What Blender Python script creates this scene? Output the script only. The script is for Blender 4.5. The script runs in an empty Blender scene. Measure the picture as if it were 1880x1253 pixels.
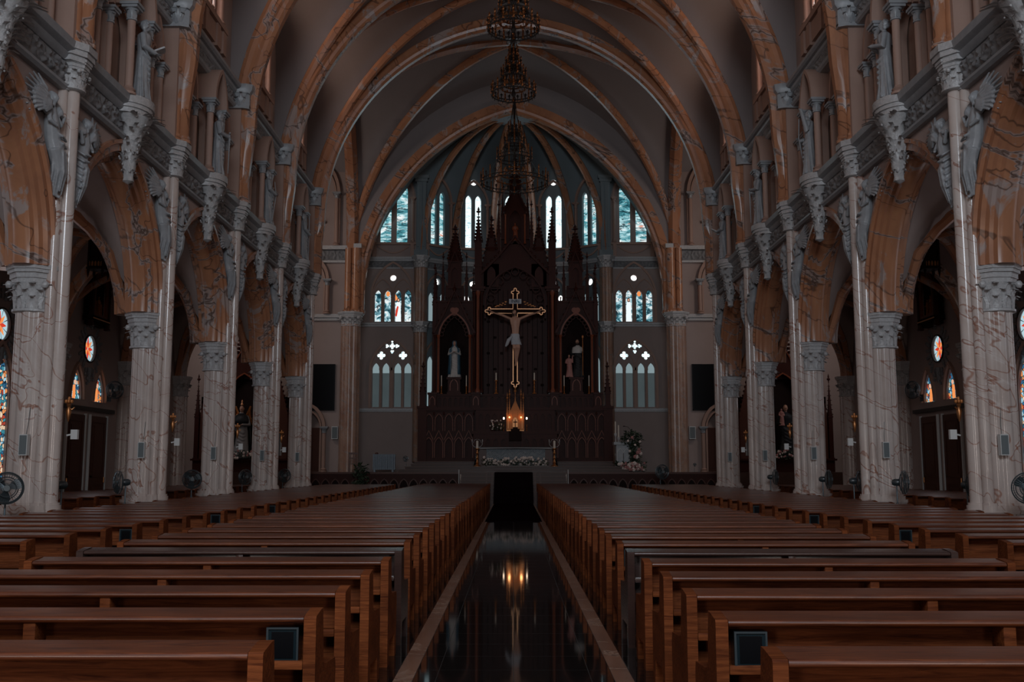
import bpy, math, random
from mathutils import Vector, Matrix
from mathutils.geometry import tessellate_polygon
random.seed(7)
PI = math.pi
sc = bpy.context.scene
C = sc.collection

# ------------------------------------------------------------------ camera, exposure, world, daylight
cam_d = bpy.data.cameras.new('camera'); cam = bpy.data.objects.new('camera', cam_d); C.objects.link(cam)
cam_d.sensor_width = 36; cam_d.lens = 1850/1880*36; cam_d.clip_end = 300
cam.location = (0, 0, 1.7)
cam.rotation_euler = (math.radians(90)+math.atan(230.5/1850), 0, 0.0015)
sc.camera = cam
sc.view_settings.view_transform = 'Standard'; sc.view_settings.look = 'None'
sc.view_settings.gamma = 1; sc.view_settings.exposure = 0.0
sc.view_settings.use_curve_mapping = False
w = bpy.data.worlds.new('world'); sc.world = w; w.use_nodes = True
w.node_tree.nodes['Background'].inputs[0].default_value = (.35, .45, .55, 1)
w.node_tree.nodes['Background'].inputs[1].default_value = .05

def area(name, loc, target, size, size_y, power, col):
    d = bpy.data.lights.new(name, 'AREA'); d.shape = 'RECTANGLE'; d.size = size; d.size_y = size_y
    d.energy = power; d.color = col
    o = bpy.data.objects.new(name, d); C.objects.link(o); o.location = loc
    o.rotation_euler = (Vector(target)-Vector(loc)).to_track_quat('-Z', 'Y').to_euler()
    return o
# daylight through the big west window and the open west doors behind the camera
area('west_window_daylight', (0, -9.4, 13.5), (0, 34, 9), 8, 7, 3000, (.80, .90, 1.0))
area('west_door_daylight_left', (-7.5, -9.4, 2.6), (-5, 30, 2.0), 2.6, 4.4, 330, (1.0, .87, .80))
area('west_door_daylight_right', (7.5, -9.4, 2.6), (5, 30, 2.0), 2.6, 4.4, 330, (1.0, .87, .80))
# daylight through the clerestory windows of each bay, and the transept end windows
BAY = 6.43; COL0 = 14.3
for k in range(5):
    yc = COL0 + BAY*(k+.5)
    for s in (-1, 1):
        area('clerestory_daylight', (s*9.95, yc, 18.3), (s*2, yc, 17.6), 2.0, 4.0, 175, (1.0, .70, .52))
for s in (-1, 1):
    area('transept_window_daylight', (s*19.7, 51.9, 9), (0, 52, 8), 5, 8, 90, (.92, .93, 1.0))
    area('transept_wall_fill', (s*17.0, 47.0, 15.5), (s*10.8, 57.6, 13.0), 3, 5, 300, (1.0, .86, .78))  # added fill lamp brightening the transept east wall, no window behind it
    for k in range(4):
        yc = COL0 + BAY*(k+.5)
        area('aisle_window_daylight', (s*15.35, yc, 5.2), (0, yc, 4.2), 1.6, 3.0, 16 if k < 2 else 6, (.9, .9, 1.0))
area('apse_window_daylight', (0, 61.6, 17.5), (0, 52, 17.5), 5.0, 3.6, 45, (.62, .88, 1.0))
for s in (-1, 1):
    area('chancel_window_daylight', (s*7.3, 60.7, 17.4), (s*1.0, 52, 12), 1.6, 3.4, 10, (.62, .88, 1.0))

# ------------------------------------------------------------------ materials
MATS = {}
def new_mat(name):
    m = bpy.data.materials.new(name); m.use_nodes = True; nt = m.node_tree
    b = nt.nodes['Principled BSDF']; MATS[name] = m
    return m, nt, b
def N(nt, t, **kw):
    n = nt.nodes.new(t)
    for k, v in kw.items():
        if k.startswith('i_'): n.inputs[k[2:]].default_value = v
        else: setattr(n, k, v)
    return n
def noise(nt, vec, scale, detail=3, rough=.5, dist=0.0):
    n = N(nt, 'ShaderNodeTexNoise'); n.inputs['Scale'].default_value = scale
    n.inputs['Detail'].default_value = detail; n.inputs['Roughness'].default_value = rough
    n.inputs['Distortion'].default_value = dist
    nt.links.new(vec, n.inputs['Vector']); return n.outputs['Fac']
def ramp(nt, fac, stops, interp='LINEAR'):
    r = N(nt, 'ShaderNodeValToRGB'); r.color_ramp.interpolation = interp
    e = r.color_ramp.elements
    while len(e) < len(stops): e.new(.5)
    for el, (p, c) in zip(e, stops):
        el.position = p; el.color = (c[0], c[1], c[2], 1) if not isinstance(c, (int, float)) else (c, c, c, 1)
    nt.links.new(fac, r.inputs[0]); return r.outputs[0]
def mix(nt, fac, a, b, mode='MIX'):
    m = N(nt, 'ShaderNodeMix', data_type='RGBA', blend_type=mode)
    for sck, v in ((0, fac), (6, a), (7, b)):
        if hasattr(v, 'is_output'): nt.links.new(v, m.inputs[sck])
        elif isinstance(v, (int, float)): m.inputs[sck].default_value = v
        else: m.inputs[sck].default_value = (*v, 1)
    return m.outputs[2]
def mathn(nt, op, a, b=None, clamp=False):
    m = N(nt, 'ShaderNodeMath', operation=op); m.use_clamp = clamp
    for i, v in enumerate((a, b)):
        if v is None: continue
        if hasattr(v, 'is_output'): nt.links.new(v, m.inputs[i])
        else: m.inputs[i].default_value = v
    return m.outputs[0]
def bump(nt, b, h, strength, dist=.02):
    n = N(nt, 'ShaderNodeBump'); n.inputs['Strength'].default_value = strength
    n.inputs['Distance'].default_value = dist
    nt.links.new(h, n.inputs['Height']); nt.links.new(n.outputs[0], b.inputs['Normal'])
def pos(nt): return N(nt, 'ShaderNodeNewGeometry').outputs['Position']
def objco(nt): return N(nt, 'ShaderNodeTexCoord').outputs['Object']
def mapping(nt, vec, scale=(1,1,1), rot=(0,0,0)):
    m = N(nt, 'ShaderNodeMapping'); m.inputs['Scale'].default_value = scale; m.inputs['Rotation'].default_value = rot
    nt.links.new(vec, m.inputs[0]); return m.outputs[0]
def vein(nt, vec, scale, width, dist=1.2, detail=4):
    f = noise(nt, vec, scale, detail, .55, dist)
    a = mathn(nt, 'ABSOLUTE', mathn(nt, 'SUBTRACT', f, .5))
    return ramp(nt, a, [(0, 1.0), (width*.45, .85), (width, 0.0)])
def marble(name, base, tint, veinc, pale, rough, vs=.55, tilt=.6, blotch=.5):
    m, nt, b = new_mat(name)
    p = mapping(nt, pos(nt), (1, 1, .55), (tilt, tilt*.8, 0))
    pv = mapping(nt, mapping(nt, pos(nt), (1, 1, 1), (.75, .85, .2)), (1.0, 1.0, .22) if rough < .25 or tilt > .85 else (1, 1, .5))
    c = mix(nt, ramp(nt, noise(nt, p, 1.3, 5, .6, .6), [(.35, 0.0), (.68, 1.0)]), base, tint)
    c = mix(nt, mathn(nt, 'MULTIPLY', ramp(nt, noise(nt, p, .8, 6, .65, 1.5), [(.56, 0.0), (.62, 1.0)]), blotch), c, pale)
    c = mix(nt, mathn(nt, 'MULTIPLY', vein(nt, pv, vs, .016 if rough < .25 else .017, .5, 5), .9), c, pale)
    c = mix(nt, mathn(nt, 'MULTIPLY', vein(nt, pv, vs, .006 if rough < .25 else .0055, .5, 5), .95), c, veinc)
    c = mix(nt, mathn(nt, 'MULTIPLY', vein(nt, pv, vs*2.3, .009, .4, 2), .75 if rough < .25 else .5), c, veinc)
    nt.links.new(c, b.inputs['Base Color']); b.inputs['Roughness'].default_value = rough
    return m
marble('orange_marble', (.43, .190, .098), (.33, .145, .080), (.09, .045, .03), (.36, .30, .28), .24, .42, .6, .85)
marble('pale_marble', (.56, .48, .44), (.47, .375, .335), (.27, .105, .06), (.60, .54, .51), .15, .62, .95, .35)
marble('striped_marble', (.36, .23, .17), (.26, .13, .085), (.07, .035, .03), (.36, .30, .27), .3, 1.6, .9, .4)
marble('strip_marble', (.22, .105, .065), (.15, .07, .045), (.10, .05, .035), (.34, .22, .16), .25, 1.1)

def simple(name, col, rough=.6, metal=0.0, nscale=None, amt=.25, bumpv=0.0, coat=0.0):
    m, nt, b = new_mat(name)
    b.inputs['Roughness'].default_value = rough; b.inputs['Metallic'].default_value = metal
    b.inputs['Coat Weight'].default_value = coat; b.inputs['Coat Roughness'].default_value = .15
    if nscale:
        p = pos(nt) if nscale < 30 else objco(nt)
        f = noise(nt, p, nscale, 4, .6)
        dark = tuple(c*(1-amt) for c in col)
        nt.links.new(mix(nt, f, dark, tuple(min(1, c*(1+amt*.6)) for c in col)), b.inputs['Base Color'])
        if bumpv: bump(nt, b, f, bumpv)
    else: b.inputs['Base Color'].default_value = (*col, 1)
    return m
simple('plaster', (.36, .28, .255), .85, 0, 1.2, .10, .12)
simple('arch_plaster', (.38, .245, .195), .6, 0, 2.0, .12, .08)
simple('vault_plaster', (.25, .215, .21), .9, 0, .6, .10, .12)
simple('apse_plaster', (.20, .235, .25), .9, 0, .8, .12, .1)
simple('grey_stone', (.30, .31, .325), .38, 0, 6, .28, .25)
simple('pale_stone', (.46, .45, .45), .32, 0, 18, .45, .6)
simple('dark_frieze', (.20, .20, .205), .55, 0, 8, .4, .4)
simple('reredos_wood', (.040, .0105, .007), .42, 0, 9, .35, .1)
simple('reredos_highlight', (.17, .042, .017), .36, 0, 9, .3, .1)  # gold-brown edge highlights put into a lighter wood colour
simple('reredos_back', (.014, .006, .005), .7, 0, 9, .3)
simple('dark_panel', (.012, .012, .014), .5)
simple('gold', (.40, .145, .040), .5, .45, 60, .35, .1)
simple('gold_trim', (.80, .40, .20), .4, .55)
simple('brass', (.42, .18, .07), .35, .8, 50, .3)
simple('dark_iron', (.05, .042, .038), .45, .5)
simple('fan_plastic', (.030, .040, .045), .4, 0, None, 0, 0, .4)
simple('fan_wire', (.09, .11, .12), .35, .6)
simple('speaker_grille', (.13, .15, .155), .6, 0, 120, .3)
simple('white_plastic', (.55, .55, .54), .45)
simple('wax', (.60, .53, .45), .5)
simple('carpet', (.008, .004, .005), .95, 0, 120, .3, .2)
simple('step_stone', (.050, .019, .011), .35, 0, 3, .3)
simple('door_wood', (.075, .024, .014), .4, 0, 14, .3, .1)
simple('statue_white', (.38, .37, .36), .5, 0, 14, .12)
simple('statue_black', (.018, .018, .02), .5, 0, 14, .2)
simple('statue_blue', (.03, .09, .14), .5, 0, 14, .2)
simple('statue_pink', (.34, .15, .13), .5, 0, 14, .2)
simple('statue_grey_robe', (.20, .19, .19), .55, 0, 14, .2)
simple('statue_skin', (.42, .23, .16), .45, 0, 14, .15)
simple('hair', (.03, .016, .011), .6)
simple('cloth', (.40, .42, .46), .7, 0, 14, .15)
simple('altar_lace', (.24, .27, .29), .7, 0, 30, .7, .4)
simple('petal', (.62, .52, .47), .6)
simple('petal_pink', (.36, .16, .15), .6)
simple('leaf', (.035, .055, .03), .6)
simple('heater_grey', (.15, .19, .23), .5)
simple('screen_black', (.004, .004, .005), .35)
simple('book_black', (.008, .016, .02), .22, 0, None, 0, 0, .5)
simple('passage_shade', (.03, .03, .034), .6)  # shade of the triforium passage put into the colour

def wood(name, a, b_, rough, coat=.75):
    m, nt, b = new_mat(name)
    oi = N(nt, 'ShaderNodeObjectInfo').outputs['Random']
    vadd = N(nt, 'ShaderNodeVectorMath', operation='ADD'); nt.links.new(objco(nt), vadd.inputs[0])
    cmb = N(nt, 'ShaderNodeCombineXYZ')
    for i in range(3): nt.links.new(mathn(nt, 'MULTIPLY', oi, 37.0+i*11), cmb.inputs[i])
    nt.links.new(cmb.outputs[0], vadd.inputs[1]); v = vadd.outputs[0]
    p = mapping(nt, v, (.8, 9, 13))
    g = noise(nt, p, 2.6, 6, .66, 1.9)
    p2 = mapping(nt, v, (.5, 2, 3)); g2 = noise(nt, p2, 1.2, 2, .5, .4)
    c = mix(nt, ramp(nt, g, [(.30, 0.0), (.70, 1.0)]), a, b_)
    c = mix(nt, ramp(nt, g2, [(.3, 0.0), (.75, .55)]), c, tuple(x*.45 for x in a))
    c = mix(nt, mathn(nt, 'MULTIPLY', oi, .35), c, tuple(x*.5 for x in a))
    nt.links.new(c, b.inputs['Base Color'])
    b.inputs['Roughness'].default_value = rough
    b.inputs['Specular IOR Level'].default_value = .22 if coat else .06
    b.inputs['Coat Weight'].default_value = coat; b.inputs['Coat Roughness'].default_value = .26
    bump(nt, b, g, .06, .01)
    return m
wood('pew_wood', (.050, .010, .004), (.225, .058, .017), .42)
wood('pew_panel_wood', (.070, .016, .006), (.29, .082, .025), .6, 0.0)
wood('dark_pew_wood', (.038, .018, .015), (.065, .030, .022), .25)

# polished black granite floor: reflects the altar
m, nt, b = new_mat('black_granite')
f = noise(nt, pos(nt), 26, 4, .7)
br = N(nt, 'ShaderNodeTexBrick'); br.offset = 0; br.inputs['Scale'].default_value = 1.6
br.inputs['Mortar Size'].default_value = .004; nt.links.new(pos(nt), br.inputs['Vector'])
br.inputs['Brick Width'].default_value = 1; br.inputs['Row Height'].default_value = 1
nt.links.new(mix(nt, f, (.004, .004, .004), (.016, .012, .011)), b.inputs['Base Color'])
nt.links.new(ramp(nt, br.outputs['Fac'], [(0, .045), (1, .4)]), b.inputs['Roughness'])
b.inputs['IOR'].default_value = 1.6
simple('side_floor', (.022, .013, .010), .6, 0, 8, .5)
simple('nosing', (.075, .030, .018), .5, 0, 5, .3)
simple('platform_floor', (.07, .036, .027), .12, 0, 3, .3)

def emis(name, build, strength):
    m = bpy.data.materials.new(name); m.use_nodes = True; nt = m.node_tree; MATS[name] = m
    nt.nodes.remove(nt.nodes['Principled BSDF'])
    e = N(nt, 'ShaderNodeEmission'); e.inputs['Strength'].default_value = strength
    c = build(nt)
    if hasattr(c, 'is_output'): nt.links.new(c, e.inputs[0])
    else: e.inputs[0].default_value = (*c, 1)
    nt.links.new(e.outputs[0], nt.nodes['Material Output'].inputs[0])
emis('clear_daylight', lambda nt: mix(nt, vein(nt, mapping(nt, pos(nt), (1, 1, 1.6)), 1.0, .012, .8), (.80, .97, 1.0), (.25, .42, .50)), 1.25)
emis('bright_glass', lambda nt: (1.0, .99, .97), 1.6)
emis('amber_glass', lambda nt: ramp(nt, noise(nt, mapping(nt, pos(nt), (2, 2, 1)), 2.2, 3, .6, .5), [(.40, (1.0, .42, .22)), (.52, (1.0, .90, .86)), (.7, (.75, .85, 1.0))]), 1.7)
def sky_glass(nt):
    p = mapping(nt, pos(nt), (.55, .55, 1.35))
    c = ramp(nt, noise(nt, p, 1.3, 5, .65, 1.3), [(.36, (.015, .10, .13)), (.46, (.10, .36, .42)), (.54, (.50, .80, .85)), (.62, (.95, 1, 1))])
    c = mix(nt, vein(nt, mapping(nt, pos(nt), (.5, .5, 3.2)), 1.3, .030, 1.4, 2), c, (.01, .03, .04))
    return mix(nt, ramp(nt, noise(nt, p, 1.9, 1, .5), [(.70, 0.0), (.73, .8)]), c, (.75, .22, .10))
emis('sky_glass', sky_glass, .95)
def storm_glass(nt):
    p = mapping(nt, pos(nt), (1.1, 1.1, 1.5))
    c = ramp(nt, noise(nt, p, 1.6, 5, .65, 1.1), [(.38, (.008, .035, .05)), (.46, (.06, .22, .28)), (.52, (.45, .72, .80)), (.60, (.95, 1, 1))])
    c = mix(nt, vein(nt, p, 1.7, .022, 1.0, 2), c, (.01, .02, .03))
    return mix(nt, ramp(nt, noise(nt, p, 1.1, 1, .5), [(.72, 0.0), (.75, .8)]), c, (.80, .30, .14))
emis('storm_glass', storm_glass, .9)
def haze_glass(nt):
    z = N(nt, 'ShaderNodeSeparateXYZ'); nt.links.new(pos(nt), z.inputs[0])
    f = noise(nt, mapping(nt, pos(nt), (1, 1, .5)), 1.2, 3)
    return mix(nt, f, (.10, .135, .145), (.17, .215, .225))
emis('haze_glass', haze_glass, .36)
emis('haze_glass_bright', lambda nt: (.42, .56, .60), .5)
def mosaic(nt):
    p = pos(nt); v = N(nt, 'ShaderNodeTexVoronoi'); v.inputs['Scale'].default_value = 8.5; nt.links.new(p, v.inputs['Vector'])
    e = N(nt, 'ShaderNodeTexVoronoi', feature='DISTANCE_TO_EDGE'); e.inputs['Scale'].default_value = 8.5; nt.links.new(p, e.inputs['Vector'])
    s = N(nt, 'ShaderNodeSeparateColor'); nt.links.new(v.outputs['Color'], s.inputs[0])
    c = ramp(nt, s.outputs[0], [(0, (.04, .16, .30)), (.25, (.45, .75, .90)), (.45, (.95, .35, .12)), (.6, (.06, .30, .38)), (.75, (.98, .72, .50)), (.9, (.50, .07, .04))], 'CONSTANT')
    return mix(nt, ramp(nt, e.outputs['Distance'], [(.05, 1.0), (.08, 0.0)]), c, (.005, .005, .008))
emis('mosaic_glass', mosaic, .85)
for nm, c, st in (('glass_blue', (.20, .50, .75), .6), ('glass_pale_blue', (.60, .85, .95), .75), ('glass_orange', (1.0, .33, .10), .9), ('glass_red', (.75, .06, .03), .9),
                  ('glass_white', (.90, .97, 1.0), 1.0), ('glass_skin', (.95, .55, .38), .8), ('glass_brown', (.10, .035, .02), .8),
                  ('candle_flame', (1.0, .72, .50), 6), ('tabernacle_lamp', (1.0, .45, .16), 4)):
    emis(nm, lambda nt, c=c: c, st)
M_ = MATS
for k_, v_ in (('reredos_wood', .10), ('reredos_highlight', .2), ('step_stone', .25), ('reredos_back', .1), ('door_wood', .3), ('plaster', .2), ('vault_plaster', .1), ('arch_plaster', .35), ('dark_frieze', .3), ('apse_plaster', .1), ('carpet', .0), ('screen_black', .15), ('dark_panel', .15), ('statue_black', .2)):
    M_[k_].node_tree.nodes['Principled BSDF'].inputs['Specular IOR Level'].default_value = v_

# ------------------------------------------------------------------ mesh helpers
class MB:
    def __init__(s): s.v = []; s.f = []; s.M = Matrix()
    def add(s, vs, fs):
        b = len(s.v); M = s.M
        s.v += [tuple(M @ Vector(p)) for p in vs]; s.f += [tuple(i+b for i in f) for f in fs]
        return s
    def box(s, x0, x1, y0, y1, z0, z1, tx=1.0, ty=1.0):
        cx, cy = (x0+x1)/2, (y0+y1)/2
        q = [(x0, y0), (x1, y0), (x1, y1), (x0, y1)]
        return s.add([(x, y, z0) for x, y in q]+[(cx+(x-cx)*tx, cy+(y-cy)*ty, z1) for x, y in q],
                     [(3,2,1,0), (4,5,6,7), (0,1,5,4), (1,2,6,5), (2,3,7,6), (3,0,4,7)])
    def rings(s, rings, cap=True, closed=True):
        n = len(rings[0]); vs = [p for r in rings for p in r]; fs = []
        for i in range(len(rings)-1):
            for j in range(n if closed else n-1):
                k = (j+1) % n
                fs.append((i*n+j, i*n+k, (i+1)*n+k, (i+1)*n+j))
        if cap: fs += [tuple(range(n-1, -1, -1)), tuple((len(rings)-1)*n+j for j in range(n))]
        return s.add(vs, fs)
    def lathe(s, prof, n=16, c=(0, 0), rf=None, cap=True):
        rf = rf or (lambda a: 1.0)
        return s.rings([[(c[0]+r*rf(2*PI*j/n)*math.cos(2*PI*j/n), c[1]+r*rf(2*PI*j/n)*math.sin(2*PI*j/n), z) for j in range(n)] for r, z in prof], cap)
    def tube(s, path, r, n=8, cap=True):
        P = [Vector(p) for p in path]; rr = r if isinstance(r, (list, tuple)) else [r]*len(P); rings = []; up = None
        for i, p in enumerate(P):
            t = (P[min(i+1, len(P)-1)]-P[max(i-1, 0)]).normalized()
            if up is None: up = t.orthogonal().normalized()
            u = (up - t*up.dot(t)); u = u.normalized() if u.length > 1e-6 else t.orthogonal().normalized(); up = u
            v = t.cross(u)
            rings.append([tuple(p+(u*math.cos(2*PI*j/n)+v*math.sin(2*PI*j/n))*rr[i]) for j in range(n)])
        return s.rings(rings, cap)
    def ell(s, c, r, n=12, m=8):
        R = []
        for i in range(1, m):
            a = -PI/2+PI*i/m
            R.append([(c[0]+r[0]*math.cos(a)*math.cos(2*PI*j/n), c[1]+r[1]*math.cos(a)*math.sin(2*PI*j/n), c[2]+r[2]*math.sin(a)) for j in range(n)])
        return s.rings(R)
    def frame(s, o, U, W, V=(0, 0, 1)):
        M = Matrix.Identity(4)
        for i in range(3): M[i][0] = U[i]; M[i][1] = W[i]; M[i][2] = V[i]; M[i][3] = o[i]
        s.M = M; return s
    def plate(s, outer, holes, w0, w1):
        """board in the local x-z plane between y=w0 and y=w1, with real openings"""
        loops = [outer]+list(holes)
        tris = tessellate_polygon([[Vector((x, z, 0)) for x, z in lp] for lp in loops])
        flat = [p for lp in loops for p in lp]; n = len(flat)
        fs = [tuple(t) for t in tris]+[tuple(i+n for i in reversed(t)) for t in tris]
        b = 0
        for lp in loops:
            k = len(lp)
            for i in range(k): fs.append((b+i, b+(i+1) % k, b+(i+1) % k+n, b+i+n))
            b += k
        return s.add([(x, w0, z) for x, z in flat]+[(x, w1, z) for x, z in flat], fs)
    def strip(s, pts, off, w0, w1):
        """moulding of width off following an open outline in the local x-z plane"""
        n = len(pts); inner = []
        for i in range(n):
            a = Vector(pts[max(i-1, 0)]); b_ = Vector(pts[min(i+1, n-1)]); t = (b_-a).normalized()
            inner.append((pts[i][0]-t.y*off, pts[i][1]+t.x*off))
        rings = [[(p[0], w0, p[1]), (q[0], w0, q[1]), (q[0], w1, q[1]), (p[0], w1, p[1])] for p, q in zip(pts, inner)]
        return s.rings(rings)
    def grid(s, f, nu, nv):
        vs = [f(i/nu, j/nv) for i in range(nu+1) for j in range(nv+1)]
        return s.add(vs, [(i*(nv+1)+j, (i+1)*(nv+1)+j, (i+1)*(nv+1)+j+1, i*(nv+1)+j+1) for i in range(nu) for j in range(nv)])
    def build(s, name, mat, parent=None, smooth=38, loc=None):
        me = bpy.data.meshes.new(name); me.from_pydata(s.v, [], s.f); me.validate(); me.update()
        import bmesh
        bm = bmesh.new(); bm.from_mesh(me); bmesh.ops.recalc_face_normals(bm, faces=bm.faces); bm.to_mesh(me); bm.free()
        me.materials.append(M_[mat])
        if smooth:
            me.polygons.foreach_set('use_smooth', [True]*len(me.polygons)); me.set_sharp_from_angle(angle=math.radians(smooth))
        o = bpy.data.objects.new(name, me); C.objects.link(o)
        if parent: o.parent = parent
        if loc: o.location = loc
        return o

def remesh(o, voxel, smooth=2, dec=None):
    """fuse the shapes of one figure into one continuous skin"""
    m = o.modifiers.new('r', 'REMESH'); m.mode = 'VOXEL'; m.voxel_size = voxel; m.use_smooth_shade = True
    if smooth: k = o.modifiers.new('s', 'SMOOTH'); k.iterations = smooth; k.factor = .5
    if dec: d = o.modifiers.new('d', 'DECIMATE'); d.ratio = dec
    dg = bpy.context.evaluated_depsgraph_get(); dg.update()
    me = bpy.data.meshes.new_from_object(o.evaluated_get(dg)); o.modifiers.clear(); o.data = me
    me.polygons.foreach_set('use_smooth', [True]*len(me.polygons))
    return o
def tag(o, label, cat, group=None):
    o['label'] = label; o['category'] = cat
    if group: o['group'] = group
    return o
def thing(name, label, cat, loc=(0, 0, 0), rz=0, group=None):
    o = bpy.data.objects.new(name, None); C.objects.link(o); o.empty_display_size = .2
    o.location = loc; o.rotation_euler = (0, 0, rz); return tag(o, label, cat, group)
def setting(name, loc=(0, 0, 0)):
    o = bpy.data.objects.new(name, None); C.objects.link(o); o.location = loc; o['kind'] = 'structure'; return o
def struct(mb, name, mat, parent=None, smooth=38):
    o = mb.build(name, mat, parent, smooth)
    if not parent: o['kind'] = 'structure'
    return o
KIDS = {}
def kids(o):
    return [c for c in C.objects if c.parent == o]
def snapshot(o): return (o, [snapshot(c) for c in kids(o)])
def dup_snap(sn, parent=None):
    o, ch = sn; c = o.copy(); C.objects.link(c); c.parent = parent
    for k in ch: dup_snap(k, c)
    return c
def dup(sn, loc, rz=0, mirror=False, label=None, scale=1):
    r = dup_snap(sn); r.location = loc; r.rotation_euler = (0, 0, rz); r.scale = (-scale if mirror else scale, scale, scale)
    if label: r['label'] = label
    return r
ORD = ['first', 'second', 'third', 'fourth', 'fifth', 'sixth', 'seventh', 'eighth', 'ninth', 'tenth', 'eleventh', 'twelfth', 'thirteenth', 'fourteenth',
       'fifteenth', 'sixteenth', 'seventeenth', 'eighteenth', 'nineteenth']
TENS = {20: 'twent', 30: 'thirt', 40: 'fort'}
def ordw(i):
    n = i+1
    if n < 20: return ORD[i]
    t = n//10*10
    return TENS[t]+'ieth' if n == t else TENS[t]+'y-'+ORD[n-t-1]

# ---- pointed outlines
def lancet(cx, z0, w_, zs, k=1.0, n=8):
    h = w_/2; c = k*h; R = h+c; a1 = math.acos(c/R)
    pts = [(cx-h, z0), (cx+h, z0)]
    pts += [(cx-c+R*math.cos(a1*i/n), zs+R*math.sin(a1*i/n)) for i in range(n+1)]
    pts += [(cx+c-R*math.cos(a1*i/n), zs+R*math.sin(a1*i/n)) for i in range(n-1, -1, -1)]
    return pts
def archline(cx, zs, w_, k=1.0, n=10, z0=None):
    h = w_/2; c = k*h; R = h+c; a1 = math.acos(c/R)
    pts = [(cx-c+R*math.cos(a1*i/n), zs+R*math.sin(a1*i/n)) for i in range(n+1)]
    pts += [(cx+c-R*math.cos(a1*i/n), zs+R*math.sin(a1*i/n)) for i in range(n-1, -1, -1)]
    if z0 is not None: pts = [(cx+h, z0)]+pts+[(cx-h, z0)]
    return pts
def circle(cx, cz, r, n=20): return [(cx+r*math.cos(2*PI*i/n), cz+r*math.sin(2*PI*i/n)) for i in range(n)]
def foil(cx, cz, r, k=4, n=40, ph=0): 
    return [(cx+r*(.55+.45*abs(math.cos(k*(a+ph)/2))**.7)*math.cos(a), cz+r*(.55+.45*abs(math.cos(k*(a+ph)/2))**.7)*math.sin(a)) for a in [2*PI*i/n for i in range(n)]]

def arch_sweep(mb, prof, c, z0, axis='y', cx=0, cy=0, n=18, zlow=None, sx=1, taper=None):
    """prof: closed [(across, radius)]; pointed arch with centres c beyond the middle. axis = direction of the span"""
    for sg in (1, -1):
        rings = []
        def put(al, z, wv): return (cx+sx*wv, cy+al, z) if axis == 'y' else (cx+al, cy+wv, z)
        if taper:
            for zz, dr, ws in taper: rings.append([put(sg*(r+dr-c), zz, wv*ws) for wv, r in prof])
        if zlow is not None: rings.append([put(sg*(r-c), zlow, wv) for wv, r in prof])
        for i in range(n+1):
            rings.append([put(sg*(-c+r*math.cos(math.acos(c/r)*i/n)), z0+r*math.sin(math.acos(c/r)*i/n), wv) for wv, r in prof])
        mb.rings(rings)
def arch_h(x, half, c, zs):
    x = abs(x)
    return zs if x >= half else zs+math.sqrt(max(0, (half+c)**2-(x+c)**2))

# ---- carving
def leaves(mb, c, z0, h, r0, r1, k, ph=0, wd=.9):
    for i in range(k):
        a = 2*PI*(i+ph)/k; ca, sa = math.cos(a), math.sin(a); hw = PI*r0/k*wd; R = []
        for j in range(6):
            t = j/5; rad = r0+(r1-r0)*(t**2.2)*1.2; z = z0+h*math.sin(t*PI*.66)
            wv = hw*(1-.75*t**2)*(1+.25*math.sin(t*9)); th = .035*(r0/.5)
            pts = [(-wv, 0), (-wv*.5, th), (0, th*.3), (wv*.5, th), (wv, 0), (0, -th)]
            R.append([(c[0]+(rad+q)*ca-p*sa, c[1]+(rad+q)*sa+p*ca, z) for p, q in pts])
        mb.rings(R)
def capital(mb, c, z0, z1, r, lobes=8):
    """carved leaf capital with a moulded slab on top"""
    h = z1-z0; hb = z0+h*.62
    mb.lathe([(r*1.0, z0-.02), (r*1.16, z0), (r*1.16, z0+h*.05), (r*.98, z0+h*.08), (r*.98, z0+h*.3), (r*1.22, hb)], 20, c)
    leaves(mb, c, z0+h*.06, h*.27, r*1.0, r*1.30, lobes+2)
    leaves(mb, c, z0+h*.20, h*.27, r*1.0, r*1.38, lobes+2, .5)
    leaves(mb, c, z0+h*.34, h*.26, r*1.04, r*1.52, lobes+2, 0)
    for i in range(4):
        a = PI/4+i*PI/2
        mb.ell((c[0]+r*1.42*math.cos(a), c[1]+r*1.42*math.sin(a), hb-h*.05), (r*.2, r*.2, r*.22), 8, 6)
    for k in (1.22, 1.30, 1.42, 1.50):
        t = (k-1.22)/.28; za = hb+(z1-hb)*(0, .25, .55, .75)[(1.22, 1.30, 1.42, 1.50).index(k)]
        zb = hb+(z1-hb)*(.28, .6, .8, 1.0)[(1.22, 1.30, 1.42, 1.50).index(k)]
        q = [(k*r*f*math.cos(a), k*r*f*math.sin(a)) for a, f in [(PI/8+i*PI/4, 1.04) for i in range(8)]]
        mb.rings([[(c[0]+x, c[1]+y, za) for x, y in q], [(c[0]+x, c[1]+y, zb) for x, y in q]])
def colonnette(mbs, mbc, x, y, z0, z1, r, cap=.34):
    mbs.lathe([(r, z0+.2), (r, z1-cap)], 10, (x, y))
    mbs.lathe([(r*1.9, z0), (r*1.9, z0+.06), (r*1.35, z0+.09), (r*1.75, z0+.13), (r*1.3, z0+.17), (r, z0+.22)], 10, (x, y))
    q = z1-cap
    mbc.lathe([(r, q-.03), (r*1.3, q-.02), (r*1.3, q+.02), (r*1.05, q+.03), (r*1.1, q+cap*.4), (r*1.7, q+cap*.66)], 10, (x, y))
    leaves(mbc, (x, y), q+.03, cap*.45, r*1.05, r*1.9, 5)
    mbc.box(x-r*1.9, x+r*1.9, y-r*1.9, y+r*1.9, z1-cap*.34, z1-cap*.18); mbc.box(x-r*2.25, x+r*2.25, y-r*2.25, y+r*2.25, z1-cap*.18, z1)
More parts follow.
